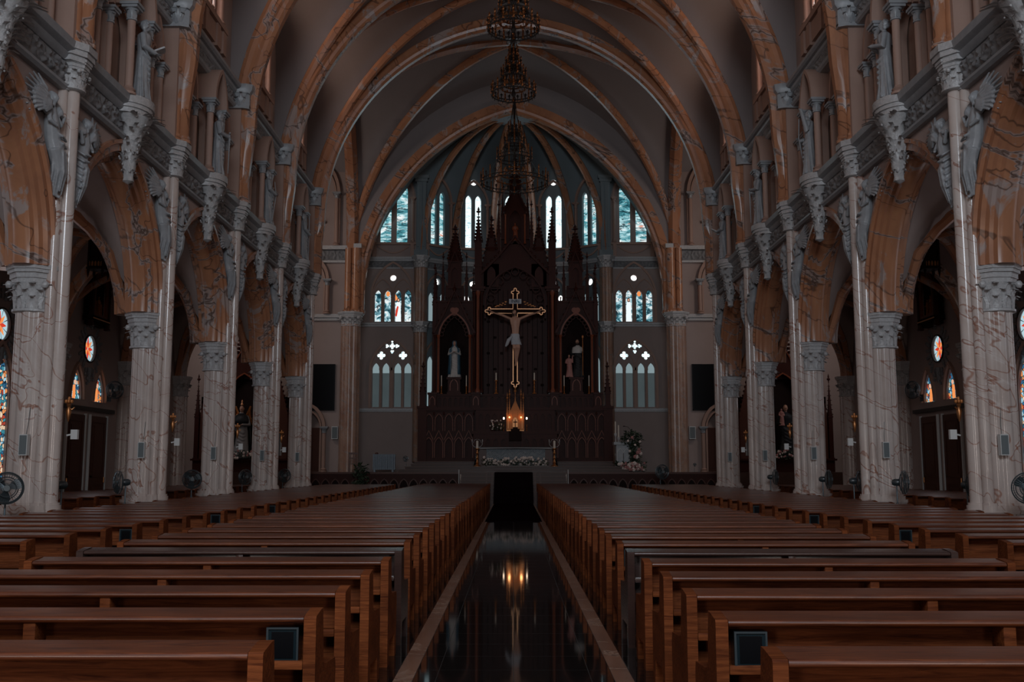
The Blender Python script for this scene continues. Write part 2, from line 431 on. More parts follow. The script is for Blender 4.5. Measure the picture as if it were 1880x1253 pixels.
def scroll_h(u, v):
    """running leaf scroll height, u in metres along, v 0..1 up"""
    p = .62; q = (u/p) % 1-.5; y = (v-.5)*.95; fl = 1 if int(math.floor(u/p)) % 2 else -1
    y *= fl; r = math.hypot(q*p, y*.5); a = math.atan2(y*.5, q*p)
    s1 = max(0, math.cos(a*1+r*34)); s2 = max(0, math.cos(a*5-r*20))*.7
    st = max(0, 1-abs(y-.32*math.sin(2*PI*u/p))*7)
    n = .12*math.sin(u*41+v*13)*math.sin(v*29+u*17)
    return max(0, .6*s1*(r < .3)+.5*s2*(r > .1)+.7*st+n)
def frieze(mb, o, U, W, length, z0, z1, depth=.07, res=.045):
    mb.frame(o, U, W); nu = max(4, int(length/res)); nv = 12
    mb.grid(lambda a, b: (a*length, -depth*scroll_h(a*length, b)*(1 if .04 < b < .96 else 0), z0+(z1-z0)*b), nu, nv); mb.M = Matrix()

# ---- gothic pinnacle with crockets
def crocket_spire(mb, x, y, z0, z1, r, n=6, k=4):
    mb.rings([[(x+r*(1-t*.93)*math.cos(a), y+r*(1-t*.93)*math.sin(a), z0+(z1-z0)*t) for a in [PI/4+i*PI/2 for i in range(4)]] for t in (0, .5, 1)])
    H = z1-z0
    for i in range(n):
        t = (i+.4)/(n+.3); rr = r*(1-t*.93)
        for j in range(k):
            a = PI/4+j*PI/2; q = rr*1.0+.055
            sz = max(.035, .16*r/.3*(1-t*.45))*.55
            mb.ell((x+(rr+sz*.8)*math.cos(a), y+(rr+sz*.8)*math.sin(a), z0+H*t+sz*.5), (sz, sz, sz*.75), 6, 4)
    s_ = r*.22+.02
    mb.lathe([(s_*.6, z1-.03), (s_*.5, z1+.08), (s_*1.8, z1+.14), (s_*1.8, z1+.20), (s_*.5, z1+.24), (s_*1.0, z1+.30), (.005, z1+.48)], 6, (x, y))
def pinnacle(mb, x, y, z0, z1, w_, frac=.5, n=6):
    zm = z0+(z1-z0)*frac; h = w_/2
    mb.box(x-h, x+h, y-h, y+h, z0, zm)
    mb.box(x-h*1.25, x+h*1.25, y-h*1.25, y+h*1.25, z0, z0+.08); mb.box(x-h*1.2, x+h*1.2, y-h*1.2, y+h*1.2, zm-.06, zm+.03)
    for (dx, dy) in ((0, -h*1.05), (h*1.05, 0), (-h*1.05, 0)):
        mb.add([(x+dx-(h if dx == 0 else 0), y+dy-(h if dy == 0 else 0), zm), (x+dx+(h if dx == 0 else 0), y+dy+(h if dy == 0 else 0), zm),
                (x+dx, y+dy, zm+w_*1.3), (x, y, zm+w_*.4)], [(0, 1, 2), (0, 2, 3), (1, 2, 3), (0, 1, 3)])
    crocket_spire(mb, x, y, zm, z1, h*1.25, n)

# ------------------------------------------------------------------ the nave
MIR = Matrix.Scale(-1, 4, (1, 0, 0))
def run(mb, prof, y0, y1):
    mb.rings([[(x, y0, z) for x, z in prof], [(x, y1, z) for x, z in prof]])
COLY = [COL0+BAY*k for k in range(6)]
BAYC = [COL0+BAY*(k+.5) for k in range(5)]
Y0, Y1 = COL0, COLY[-1]
ARC, ARZ = .9, 5.8
NWEB = (9.45, .6, 13.2); CWIN = (3.0, 5.0, 17.0)
TOPF = 23.22

# floor
mb = MB(); mb.box(-20.4, 20.4, -10, 66, -.4, -.012); struct(mb, 'floor', 'side_floor')
mb = MB(); mb.box(-1.35, 1.35, -10, 48.2, -.012, 0); struct(mb, 'floor_aisle', 'black_granite')
for i, s in enumerate((-1, 1)):
    mb = MB(); mb.box(s*.81, s*.96, -10, 48.2, 0, .006); struct(mb, 'trim_%d' % (i+1), 'strip_marble')

def side_walls(s):
    side = 'left' if s < 0 else 'right'
    base = Matrix() if s > 0 else MIR
    def nb(): m_ = MB(); m_.M = base.copy(); return m_
    # nave wall: spandrels, arches, cornices, clerestory
    W = setting('wall_nave_'+side)
    sp = nb()
    for yc in BAYC:
        half = 3.95-ARC
        a1 = math.acos(ARC/3.95)
        curve = [(-ARC+3.95*math.cos(a1*i/14), ARZ+3.95*math.sin(a1*i/14)) for i in range(15)]
        left = [(-p, q) for p, q in reversed(curve[:-1])]
        outl = [(BAY/2, ARZ), (BAY/2, 9.72), (-BAY/2, 9.72), (-BAY/2, ARZ), (-half, ARZ)][:4]
        poly = [(half, ARZ), (BAY/2, ARZ), (BAY/2, 9.72), (-BAY/2, 9.72), (-BAY/2, ARZ)]+[(-p, q) for p, q in curve]+[(p, q) for p, q in reversed(curve[1:-1])]
        sp.M = base @ Matrix(((0, 1, 0, 0), (1, 0, 0, yc), (0, 0, 1, 0), (0, 0, 0, 1)))
        sp.plate(poly, [], 9.60, 10.42)
    struct(sp, 'spandrel_wall', 'plaster', W)
    for yc in BAYC:
        a = nb()
        arch_sweep(a, [(9.50, 3.98), (9.50, 3.88), (9.57, 3.85), (9.57, 3.70), (9.66, 3.68), (9.70, 3.58), (9.78, 3.56), (9.82, 3.46), (9.90, 3.42), (10.10, 3.42), (10.18, 3.46),
                       (10.22, 3.56), (10.32, 3.58), (10.36, 3.70), (10.46, 3.72), (10.46, 3.98)], ARC, ARZ, 'y', 0, yc, 16)
        struct(a, 'arcade_arch', 'orange_marble', W, 30)
    # lower cornice: fillet, carved band, projecting slab
    c = nb()
    run(c, [(9.48, 9.60), (9.42, 9.66), (9.42, 9.72), (9.50, 9.74), (10.5, 9.74), (10.5, 9.60)], Y0, Y1)
    run(c, [(9.50, 9.74), (9.50, 10.24), (10.5, 10.24), (10.5, 9.74)], Y0, Y1)
    run(c, [(9.46, 10.22), (9.40, 10.27), (9.36, 10.36), (9.28, 10.40), (9.24, 10.44), (9.22, 10.60), (10.6, 10.60), (10.6, 10.22)], Y0, Y1)
    struct(c, 'lower_cornice', 'grey_stone', W, 30)
    fz = nb(); b0 = base
    for yc in BAYC:
        fz.frame((9.49, yc-2.9, 0), (0, 1, 0), (1, 0, 0)); fz.M = base @ fz.M
        M0 = fz.M
        for (u0, u1) in ((0.0, 2.45), (3.35, 5.8)):
            nu = int((u1-u0)/.04)
            fz.grid(lambda a, b: (u0+a*(u1-u0), -.085*scroll_h(u0+a*(u1-u0), b)*(1 if .03 < b < .97 else 0), 9.76+.45*b), nu, 12)
    struct(fz, 'carved_frieze', 'dark_frieze', W, 75)
    # upper cornice
    c = nb()
    run(c, [(9.52, 13.85), (9.46, 13.90), (9.44, 13.98), (9.50, 14.0), (9.9, 14.0), (9.9, 13.85)], Y0, Y1)
    run(c, [(9.54, 14.0), (9.54, 14.36), (10.0, 14.36), (10.0, 14.0)], Y0, Y1)
    run(c, [(9.50, 14.34), (9.44, 14.40), (9.42, 14.48), (9.34, 14.50), (9.28, 14.56), (9.28, 14.66), (10.2, 14.66), (10.2, 14.34)], Y0, Y1)
    for y in COLY:
        for d in (-.36, .36):
            leaves(c, (9.34, y+d), 13.94, .42, .20, .36, 7); leaves(c, (9.34, y+d), 13.90, .30, .20, .32, 7, .5)
            c.rings([[(9.02+t, y+d+.17*q, z) for t, q in ((0, -.45), (0, .45), (.2, 1), (.6, 1), (.6, -1), (.2, -1))] for z in (13.88, 14.36)])
            c.rings([[(9.02-.08*k+t, y+d+(.20+.03*k)*q, z) for t, q in ((0, -.5), (0, .5), (.2, 1), (.7, 1), (.7, -1), (.2, -1))] for z, k in ((14.36, 0), (14.48, 1), (14.54, 1), (14.67, 1.3))])
            c.rings([[(9.02+t, y+d+.20*q, z) for t, q in ((0, -.5), (0, .5), (.2, 1), (.7, 1), (.7, -1), (.2, -1))] for z in (13.82, 13.93)])
    struct(c, 'upper_cornice', 'grey_stone', W, 30)
    fz = nb()
    for yc in BAYC:
        fz.frame((9.53, yc-2.7, 0), (0, 1, 0), (1, 0, 0)); fz.M = base @ fz.M
        fz.grid(lambda a, b: (a*5.4, -.075*scroll_h(a*5.4, b)*(1 if .03 < b < .97 else 0), 14.0+.35*b), 130, 10)
    struct(fz, 'carved_frieze', 'dark_frieze', W, 75)
    # clerestory wall with a pair of lancets in each bay
    cw = nb()
    n = 12; h, cc, zs = CWIN; R = h+cc; a1 = math.acos(cc/R)
    arc = [(-cc+R*math.cos(a1*i/n), zs+R*math.sin(a1*i/n)) for i in range(n+1)]
    wins = [lancet(-.62, 16.1, .78, 20.0), lancet(.62, 16.1, .78, 20.0)]
    for yc in BAYC:
        cw.M = base @ Matrix(((0, 1, 0, 0), (1, 0, 0, yc), (0, 0, 1, 0), (0, 0, 0, 1)))
        poly = [(-BAY/2, 14.6), (BAY/2, 14.6), (BAY/2, 17.0)]+arc+[(-p, q) for p, q in reversed(arc[:-1])]+[(-BAY/2, 17.0)]
        cw.plate(poly, wins, 9.78, 10.15)
    struct(cw, 'clerestory_wall', 'plaster', W)
    for k, yc in enumerate(BAYC):
        wn = setting('window_%d' % (k+1 if s < 0 else k+6))
        p = nb(); p.M = base @ Matrix(((0, 1, 0, 0), (1, 0, 0, yc), (0, 0, 1, 0), (0, 0, 0, 1)))
        for w_ in wins: p.plate(w_, [], 9.84, 9.86)
        struct(p, 'pane', 'amber_glass', wn)
        f_ = nb(); f_.M = p.M.copy()
        f_.strip(archline(0, 20.0, 2.3, 1.0, 8, 16.0), -.12, 9.66, 9.80)
        f_.box(-1.5, 1.5, 9.45, 9.80, 15.86, 16.04); f_.box(-1.35, 1.35, 9.55, 9.80, 15.2, 15.86)
        for u in (-1.28, -.62, .62, 1.28): f_.box(u-.16, u+.16, 9.48, 9.8, 15.1, 15.95)
        struct(f_, 'window_frame', 'arch_plaster', wn)
        st = nb(); cp = nb()
        for u in (-1.22, 0, 1.22):
            colonnette(st, cp, 9.62, yc+u, 16.04, 20.0, .085)
        struct(st, 'colonnette', 'arch_plaster', wn); struct(cp, 'colonnette_capital', 'arch_plaster', wn)
    # triforium backing: wall behind the passage
    t = nb(); t.box(11.2, 11.3, Y0, Y1, 10.5, 14.6); t.box(9.7, 11.2, Y0, Y1, 14.3, 14.36); t.box(9.7, 11.2, Y0, Y1, 10.5, 10.56)
    struct(t, 'passage_wall', 'plaster', W)

    # outer aisle wall with openings
    A = setting('wall_aisle_'+side)
    aw = nb()
    for k, yc in enumerate(BAYC):
        aw.M = base @ Matrix(((0, 1, 0, 0), (1, 0, 0, yc), (0, 0, 1, 0), (0, 0, 0, 1)))
        holes = [circle(0, 6.0, .52, 24)]
        if k == 3: holes += [lancet(-.98, 4.10, .95, 4.15, 2.0, 8), lancet(.98, 4.10, .95, 4.15, 2.0, 8)]
        else: holes += [lancet(0, 1.1, 1.5, 4.0, 1.0)]
        aw.plate([(-BAY/2, 0), (BAY/2, 0), (BAY/2, 10), (-BAY/2, 10)], holes, 15.6, 16.0)
        wn = setting('window_%d' % (11+k+(0 if s < 0 else 5)))
        p = nb(); p.M = aw.M.copy()
        p.plate(holes[0], [], 15.68, 15.70)
        struct(p, 'pane', 'glass_pale_blue', wn)
        pt = nb(); pt.M = aw.M.copy(); p2 = nb(); p2.M = aw.M.copy()
        for j in range(8):
            a = j*PI/4; q = [(.05, .02), (.20, .065), (.42, 0), (.20, -.065), (.05, -.02)]
            (pt if j % 2 else p2).plate([(x*math.cos(a)-y*math.sin(a), 6.0+x*math.sin(a)+y*math.cos(a)) for x, y in q], [], 15.655, 15.675)
        struct(pt, 'petal_pane', 'glass_orange', wn); struct(p2, 'petal_pane', 'glass_red', wn)
        ld = nb(); ld.M = aw.M.copy()
        for j in range(8):
            a = j*PI/4+PI/8
            ld.add([(.06*math.cos(a), 15.66, 6+.06*math.sin(a)), (.5*math.cos(a-.03), 15.66, 6+.5*math.sin(a-.03)), (.5*math.cos(a+.03), 15.66, 6+.5*math.sin(a+.03))], [(0, 1, 2)])
        ld.strip([(.53*math.cos(x), 6+.53*math.sin(x)) for x in [2*PI*i/24 for i in range(25)]], .06, 15.55, 15.62)
        struct(ld, 'leading', 'dark_iron', wn)
        g = nb(); g.M = aw.M.copy()
        for j in range(22):
            a = 2*PI*j/22; rr = .70+.05*math.sin(j*2.1); st_ = 1.25 if abs(math.sin(a)) > .8 else 1.0
            for q in range(3):
                g.ell((rr*math.cos(a)*(1+.16*q), 15.57, 6+rr*st_*math.sin(a)*(1+.2*q)), (.085-.015*q, .05, .10-.015*q), 7, 5)
        g.lathe([(.05, 5.2), (.12, 5.3), (.04, 4.75)], 6, (0, 15.57))
        struct(g, 'garland', 'dark_frieze', wn)
        if len(holes) == 3:
            for hh in holes[1:]:
                p = nb(); p.M = aw.M.copy(); p.plate(hh, [], 15.68, 15.70); struct(p, 'pane', 'mosaic_glass', wn)
                cx = (hh[0][0]+hh[1][0])/2
                p = nb(); p.M = aw.M.copy()
                p.plate([(cx-.10, 4.12), (cx+.10, 4.12), (cx+.09, 4.4), (cx+.06, 4.60), (cx-.06, 4.60), (cx-.09, 4.4)], [], 15.65, 15.675); struct(p, 'figure_robe', 'glass_orange', wn)
                p = nb(); p.M = aw.M.copy(); p.plate(circle(cx, 4.70, .08, 12), [], 15.63, 15.65); struct(p, 'figure_head', 'glass_skin', wn)
                p = nb(); p.M = aw.M.copy(); p.strip(archline(cx, 4.15, 1.05, 2.0, 8, 4.10), -.10, 15.5, 15.62); struct(p, 'window_frame', 'arch_plaster', wn)
        else:
            p = nb(); p.M = aw.M.copy(); p.plate(holes[1], [], 15.68, 15.70); struct(p, 'pane', 'mosaic_glass', wn)
            p = nb(); p.M = aw.M.copy(); p.plate([(-.36, 1.5), (.36, 1.5), (.30, 2.1), (.22, 2.6), (.30, 2.85), (.26, 3.3), (.12, 3.55), (-.12, 3.55), (-.26, 3.3), (-.30, 2.85), (-.22, 2.6), (-.30, 2.1)], [], 15.65, 15.675); struct(p, 'figure_robe', 'glass_pale_blue', wn)
            p = nb(); p.M = aw.M.copy(); p.plate([(-.34, 1.5), (-.12, 1.5), (-.02, 2.1), (-.10, 2.7), (.10, 3.1), (.14, 3.35), (-.08, 3.42), (-.24, 3.0), (-.28, 2.3)], [], 15.63, 15.645); struct(p, 'figure_cloak', 'glass_orange', wn)
            p = nb(); p.M = aw.M.copy(); p.plate(circle(0, 3.85, .26, 14), [], 15.65, 15.665); struct(p, 'halo', 'glass_orange', wn)
            p = nb(); p.M = aw.M.copy(); p.plate(circle(0, 3.82, .15, 14), [], 15.63, 15.645); struct(p, 'figure_head', 'glass_skin', wn)
            p = nb(); p.M = aw.M.copy(); p.strip(archline(0, 4.0, 1.62, 1.0, 8, 1.05), -.12, 15.5, 15.62); struct(p, 'window_frame', 'arch_plaster', wn)
    struct(aw, 'outer_wall', 'plaster', A)
    b = nb(); b.box(15.5, 15.62, Y0, COLY[3]-.3, 0, .75); b.box(15.5, 15.62, COLY[3]+.3, BAYC[3]-2.1, 0, .75); b.box(15.5, 15.62, BAYC[3]+2.1, Y1, 0, .75); struct(b, 'baseboard_'+side, 'pale_stone')
    # aisle vault with ribs
    cl = setting('ceiling_aisle_'+side)
    v = nb()
    ys_ = [-3.215, -3.1, -2.9, -2.7, -2.4, -2.0, -1.5, -1, -.5, 0, .5, 1, 1.5, 2.0, 2.4, 2.7, 2.9, 3.1, 3.215]
    xs_ = [10.42, 10.7, 10.85, 11.0, 11.3, 11.6, 12.0, 12.5, 13.0, 13.5, 14, 14.4, 14.8, 15.1, 15.3, 15.6]
    for yc in BAYC:
        vs = [(x, yc+y, max(arch_h(x-13.0, 2.45, 1.3, 5.85), arch_h(y, 2.95, .9, 5.85))) for x in xs_ for y in ys_]
        m_ = len(ys_)
        v.add(vs, [(i*m_+j, i*m_+j+1, (i+1)*m_+j+1, (i+1)*m_+j) for i in range(len(xs_)-1) for j in range(m_-1)])
    struct(v, 'vault_web', 'plaster', cl)
    for y in COLY:
        r = nb(); arch_sweep(r, [(-.26, 3.8), (-.26, 3.62), (-.16, 3.56), (-.12, 3.46), (.12, 3.46), (.16, 3.56), (.26, 3.62), (.26, 3.8)], 1.3, 5.8, 'x', 13.0, y, 12)
        struct(r, 'transverse_rib', 'orange_marble', cl)
    for yc in BAYC:
        for q in (1, -1):
            r = nb(); pts = []
            for i in range(15):
                t = -1+2*i/14; x = 13.0+2.5*t; y = yc+q*3.0*t
                pts.append((x, y, max(5.85, min(8.8, 5.85+3.0*math.sqrt(max(0, 1-t*t)))-.02)))
            r.tube(pts, .13, 6); struct(r, 'diagonal_rib', 'orange_marble', cl)
for s in (-1, 1): side_walls(s)

# nave vault
ceil = setting('ceiling')
def web(x0s, ys, f, name, mat, parent):
    mb = MB(); m_ = len(ys)
    mb.add([(x, y, f(x, y)) for x in x0s for y in ys], [(i*m_+j, i*m_+j+1, (i+1)*m_+j+1, (i+1)*m_+j) for i in range(len(x0s)-1) for j in range(m_-1)])
    return struct(mb, name, mat, parent, 50)
xh = [0, .8, 1.6, 2.4, 3.2, 4, 4.8, 5.6, 6.3, 7.0, 7.6, 8.1, 8.5, 8.8, 9.05, 9.2, 9.32, 9.40, 9.45, 9.6, 9.8]
xs_full = [-x for x in reversed(xh[1:])]+xh
yb = [-3.215, -3.05, -3.0, -2.97, -2.92, -2.85, -2.75, -2.6, -2.4, -2.1, -1.8, -1.4, -1, -.6, -.3, 0]
yb = yb+[-y for y in reversed(yb[:-1])]
for yc in BAYC:
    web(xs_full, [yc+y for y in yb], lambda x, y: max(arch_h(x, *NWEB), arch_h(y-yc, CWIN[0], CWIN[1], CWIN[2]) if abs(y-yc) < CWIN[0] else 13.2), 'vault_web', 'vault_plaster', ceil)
TR = [(-.36, 10.15), (-.36, 9.78), (-.27, 9.72), (-.24, 9.60), (-.13, 9.50), (.13, 9.50), (.24, 9.60), (.27, 9.72), (.36, 9.78), (.36, 10.15)]
for y in COLY:
    mb = MB(); arch_sweep(mb, TR, .6, 13.2, 'x', 0, y, 26, taper=[(10.63, .22, .55), (11.5, .17, .65), (12.4, .08, .82), (12.9, .02, .94)]); struct(mb, 'transverse_arch', 'orange_marble', ceil, 30)
def inv(z, half, c, zs):
    R = half+c; d = R*R-(z-zs)**2
    return -c+math.sqrt(max(d, 0)) if z > zs else half
def diag(yc, fx, fy, zlo, zhi, r, name='diagonal_rib'):
    for sx in (1, -1):
        for sy in (1, -1):
            pts = []
            for i in range(25):
                z = zlo+(zhi-zlo)*math.sin(i/24*PI/2)
                pts.append((sx*max(0, inv(z, *fx)), yc+sy*max(0, inv(z, *fy)), z-.02))
            mb = MB(); mb.tube(pts, r, 8); struct(mb, name, 'orange_marble', ceil)
for yc in BAYC: diag(yc, NWEB, CWIN, 13.3, TOPF, .20)
# crossing and transepts
XC = (Y1+57.4)/2; CXF = (9.45, 2.0, 13.2); CYF = (5.6, 5.95, 14.6); CTF = (5.6, 0, 18.9)
xt = [0, 1, 2, 3, 4, 5, 6, 7, 7.8, 8.5, 9.0, 9.3, 9.45, 9.6, 12, 15, 20.2]; xt = [-x for x in reversed(xt[1:])]+xt
yt = [-5.65, -5.59, -5.5, -5.3, -5.1, -4.8, -4.5, -4, -3.4, -2.8, -2.1, -1.4, -.7, 0]; yt = yt+[-y for y in reversed(yt[:-1])]
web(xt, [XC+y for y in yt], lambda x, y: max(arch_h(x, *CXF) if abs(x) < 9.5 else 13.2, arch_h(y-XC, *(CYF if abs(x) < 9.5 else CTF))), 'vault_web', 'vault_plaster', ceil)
diag(XC, CXF, CYF, 13.3, 24.45, .24)
for s in (-1, 1):
    mb = MB(); arch_sweep(mb, [(-.35, 11.65), (-.35, 11.35), (-.15, 11.10), (.15, 11.10), (.35, 11.35), (.35, 11.65)], 5.95, 14.3, 'y', s*9.35, XC, 18, zlow=10.6)
    struct(mb, 'transept_arch', 'orange_marble', ceil, 30)
mb = MB(); mb.lathe([(.05, 24.20), (.45, 24.22), (.5, 24.3), (.75, 24.32), (.8, 24.5), (.8, 24.6)], 24, (0, XC), lambda a: 1+.04*math.cos(8*a)); struct(mb, 'vault_boss', 'grey_stone', ceil)
mb = MB(); mb.M = Matrix.Translation((0, 0, 0))
arch_sweep(mb, [(-.45, 12.35), (-.45, 11.95), (-.33, 11.88), (-.30, 11.74), (-.18, 11.64), (.2, 11.64), (.45, 11.9), (.45, 12.35)], 3, 11.2, 'x', 0, 57.5, 26, zlow=10.4)
struct(mb, 'chancel_arch', 'orange_marble', ceil, 30)
# wall above the chancel arch
E = setting('wall_east')
mb = MB(); R = 12.1; a1 = math.acos(3/R); n = 20
inn = [(-3+R*math.cos(a1*i/n), 11.2+R*math.sin(a1*i/n)) for i in range(n+1)]
R2 = CXF[0]+CXF[1]+.1; a2 = math.acos(CXF[1]/R2)
out = [(-CXF[1]+R2*math.cos(a2*i/n), 13.2+R2*math.sin(a2*i/n)) for i in range(n+1)]
poly = [inn[0], (9.6, 11.2)]+out+[(-x, z) for x, z in reversed(out[:-1])]+[(-9.6, 11.2)]+[(-x, z) for x, z in inn]+list(reversed(inn[1:-1]))
mb.plate(poly, [], 57.35, 57.75); struct(mb, 'wall_above_arch', 'vault_plaster', E)
for s in (-1, 1):
    side = 'left' if s < 0 else 'right'
    T = setting('wall_transept_'+side)
    def nb(): m_ = MB(); m_.M = (Matrix() if s > 0 else MIR).copy(); return m_
    m1 = nb(); m1.plate([(9.0, 0), (20.2, 0), (20.2, 25), (9.0, 25)], [lancet(11.45, 1.4, 1.0, 3.9, 1.0)], 57.6, 57.9)
    m1.box(15.6, 20.2, 46.2, 46.5, 0, 25); m1.box(10.5, 15.9, 46.2, 46.5, 8.9, 25)
    m1.box(20.1, 20.4, 46.2, 57.9, 0, 25); m1.box(10.4, 12.6, 57.95, 58.0, 1.3, 5.5)
    struct(m1, 'transept_wall', 'plaster', T)
    m1 = nb(); m1.box(9.0, 20, 57.35, 57.6, 10.22, 10.42); m1.box(9.0, 20, 57.45, 57.6, 10.05, 10.22)
    m1.box(9.0, 20, 57.25, 57.6, 14.2, 14.42); m1.box(9.0, 20, 57.42, 57.6, 13.45, 13.58)
    struct(m1, 'transept_cornice', 'pale_stone', T)
    m1 = nb(); M0 = m1.M.copy(); m1.frame((9.7, 57.5, 0), (1, 0, 0), (0, 1, 0)); m1.M = M0 @ m1.M
    m1.grid(lambda a, b: (a*9.5, -.09*scroll_h(a*9.5, b), 13.6+.58*b), 200, 12); struct(m1, 'carved_frieze', 'dark_frieze', T, 75)
    m1 = nb()
    for cx, zs_, w_, z0 in ((11.5, 12.4, 1.3, 10.42), (11.4, 17.5, 2.2, 14.42), (11.45, 3.9, 1.15, 1.4)):
        m1.strip(archline(cx, zs_, w_, 1.4, 9, z0), -.18, 57.38, 57.6); m1.strip(archline(cx, zs_, w_-.3, 1.4, 9, z0), -.10, 57.45, 57.62)
    m1.box(11.0, 12.6, 57.42, 57.6, 15.8, 15.95)
    struct(m1, 'wall_arch', 'arch_plaster', T)
    st = nb(); cp = nb()
    for x, z0, z1 in ((10.75, 10.42, 12.45), (12.25, 10.42, 12.45), (10.75, 1.4, 3.95), (12.2, 1.4, 3.95), (10.3, 14.42, 17.6)): colonnette(st, cp, x, 57.35, z0, z1, .11)
    struct(st, 'colonnette', 'arch_plaster', T); struct(cp, 'colonnette_capital', 'grey_stone', T)
    dr = nb(); dr.box(10.97, 11.93, 57.8, 57.86, 1.4, 3.9); dr.box(11.03, 11.42, 57.77, 57.8, 1.6, 3.7); dr.box(11.48, 11.87, 57.77, 57.8, 1.6, 3.7)
    struct(dr, 'door_%d' % (1 if s < 0 else 2), 'door_wood')
# closing walls behind the camera
mb = MB()
mb.plate([(-16, 0), (16, 0), (16, 25), (-16, 25)], [lancet(0, 8.5, 10, 15, .8), lancet(-7.5, 0, 3, 4, .8), lancet(7.5, 0, 3, 4, .8)], -10.3, -9.9)
for s in (-1, 1): mb.box(min(s*15.6, s*16), max(s*15.6, s*16), -10, Y0, 0, 10); mb.box(min(s*9.6, s*16), max(s*9.6, s*16), -10, Y0, 9.8, 10.1); mb.box(min(s*9.6, s*10), max(s*9.6, s*10), -10, Y0, 10, 25)
mb.box(-10, 10, -10, Y0, 23.6, 23.9)
struct(mb, 'wall_west', 'plaster')

# ------------------------------------------------------------------ piers
P = thing('pier', 'x', 'column', (0, COLY[1], 0), group='marble piers of the nave arcades')
def lobed(r, k=8, n=72): return [(r*(1+.13*abs(math.cos(k*a/2))**.8)*math.cos(a), r*(1+.13*abs(math.cos(k*a/2))**.8)*math.sin(a)) for a in [2*PI*i/n for i in range(n)]]
PX = 9.96
mb = MB(); q = lobed(.335)
mb.rings([[(PX+x, y, z) for x, y in q] for z in (.92, 3, 4.9)]); mb.build('shaft', 'pale_marble', P, 30)
mb = MB()
for r, z0, z1 in ((.52, 0, .55), (.50, .55, .68), (.455, .68, .76), (.475, .76, .83), (.42, .83, .92), (.375, .92, .97)):
    q = lobed(r); mb.rings([[(PX+x, y, z0) for x, y in q], [(PX+x, y, z1) for x, y in q]])
    mb.lathe([(r*.6, z0), (r*.6, z1)], 16, (9.47, 0)); 
    for d in (-.2, .2): mb.lathe([(r*.45, z0), (r*.45, z1)], 12, (9.58, d))
mb.build('base', 'pale_marble', P, 30)
for dx, dy, r in ((9.43, 0, .15), (9.56, -.2, .11), (9.56, .2, .11)):
    mb = MB(); mb.lathe([(r, .9), (r, 9.75)], 18, (dx, dy)); mb.build('nave_shaft', 'pale_marble', P)
mb = MB(); mb.box(9.5, 9.95, -.16, .16, .9, 9.7); mb.build('core', 'pale_marble', P)
mb = MB(); capital(mb, (PX+.02, 0), 4.86, 5.82, .37); mb.build('capital', 'pale_stone', P, 40)
mb = MB(); mb.lathe([(.09, 5.82), (.09, 5.9), (.06, 5.93), (.06, 6.55), (.085, 6.58), (.085, 6.66), (.05, 6.7)], 12, (9.78, -.42)); mb.build('stub_shaft', 'pale_marble', P)
mb = MB(); capital(mb, (9.46, 0), 9.66, 10.32, .25, 7)
for d in (-.19, .19): leaves(mb, (9.56, d), 9.7, .4, .14, .24, 6); mb.lathe([(.14, 9.62), (.15, 9.7), (.13, 10.25)], 12, (9.56, d))
mb.build('cornice_capital', 'pale_stone', P, 40)
mb = MB()
for z0, z1, g in ((10.22, 10.34, 0), (10.34, 10.46, .06), (10.46, 10.62, .10)):
    mb.rings([[(9.46+(.34+g)*math.cos(a)*1.05, (.46+g)*math.sin(a), z) for a in [PI/8+i*PI/4 for i in range(8)]] for z in (z0, z1)])
mb.build('cap_slab', 'pale_stone', P, 30)
for dx, dy, r in ((9.22, 0, .17), (9.36, -.20, .12), (9.36, .20, .12)):
    mb = MB(); mb.lathe([(r*1.35, 10.62), (r*1.35, 10.70), (r*1.1, 10.75), (r*1.2, 10.8), (r, 10.86), (r, 13.0)], 16, (dx, dy)); mb.build('wall_shaft', 'orange_marble', P)
mb = MB(); mb.box(9.3, 9.9, -.42, .42, 10.6, 13.9); mb.build('wall_pilaster', 'arch_plaster', P)
snap_pier = snapshot(P)
PLAB = ['at the photo edge', 'nearest the camera', 'second from the camera', 'third from the camera', 'fourth from the camera', 'farthest away']
first = True
for s in (-1, 1):
    for k, y in enumerate(COLY):
        lab = 'veined pink marble clustered pier in the %s row, %s' % ('left' if s < 0 else 'right', PLAB[k])
        if first and s > 0 and k == 0: P.location = (0, y, 0); P['label'] = lab; first = False
        else: dup(snap_pier, (0, y, 0), 0, s < 0, lab)
# half piers on the aisle walls
P = thing('wall_pier', 'x', 'column', group='marble wall piers of the side aisles')
mb = MB(); q = lobed(.36); mb.rings([[(15.45+x, y, z) for x, y in q] for z in (.8, 4.9)]); mb.build('shaft', 'pale_marble', P, 30)
mb = MB(); q = lobed(.46); mb.rings([[(15.45+x, y, z) for x, y in q] for z in (0, .7)]); mb.build('base', 'pale_marble', P, 30)
mb = MB(); capital(mb, (15.45, 0), 4.9, 5.82, .37); mb.build('capital', 'pale_stone', P, 40)
sn = snapshot(P)
for s in (-1, 1):
    for k in range(1, 6):
        lab = 'engaged marble pier on the %s aisle wall, opposite the nave pier %s' % ('left' if s < 0 else 'right', PLAB[k])
        if s > 0 and k == 1: P.location = (0, COLY[k], 0); P['label'] = lab
        else: dup(sn, (0, COLY[k], 0), 0, s < 0, lab)

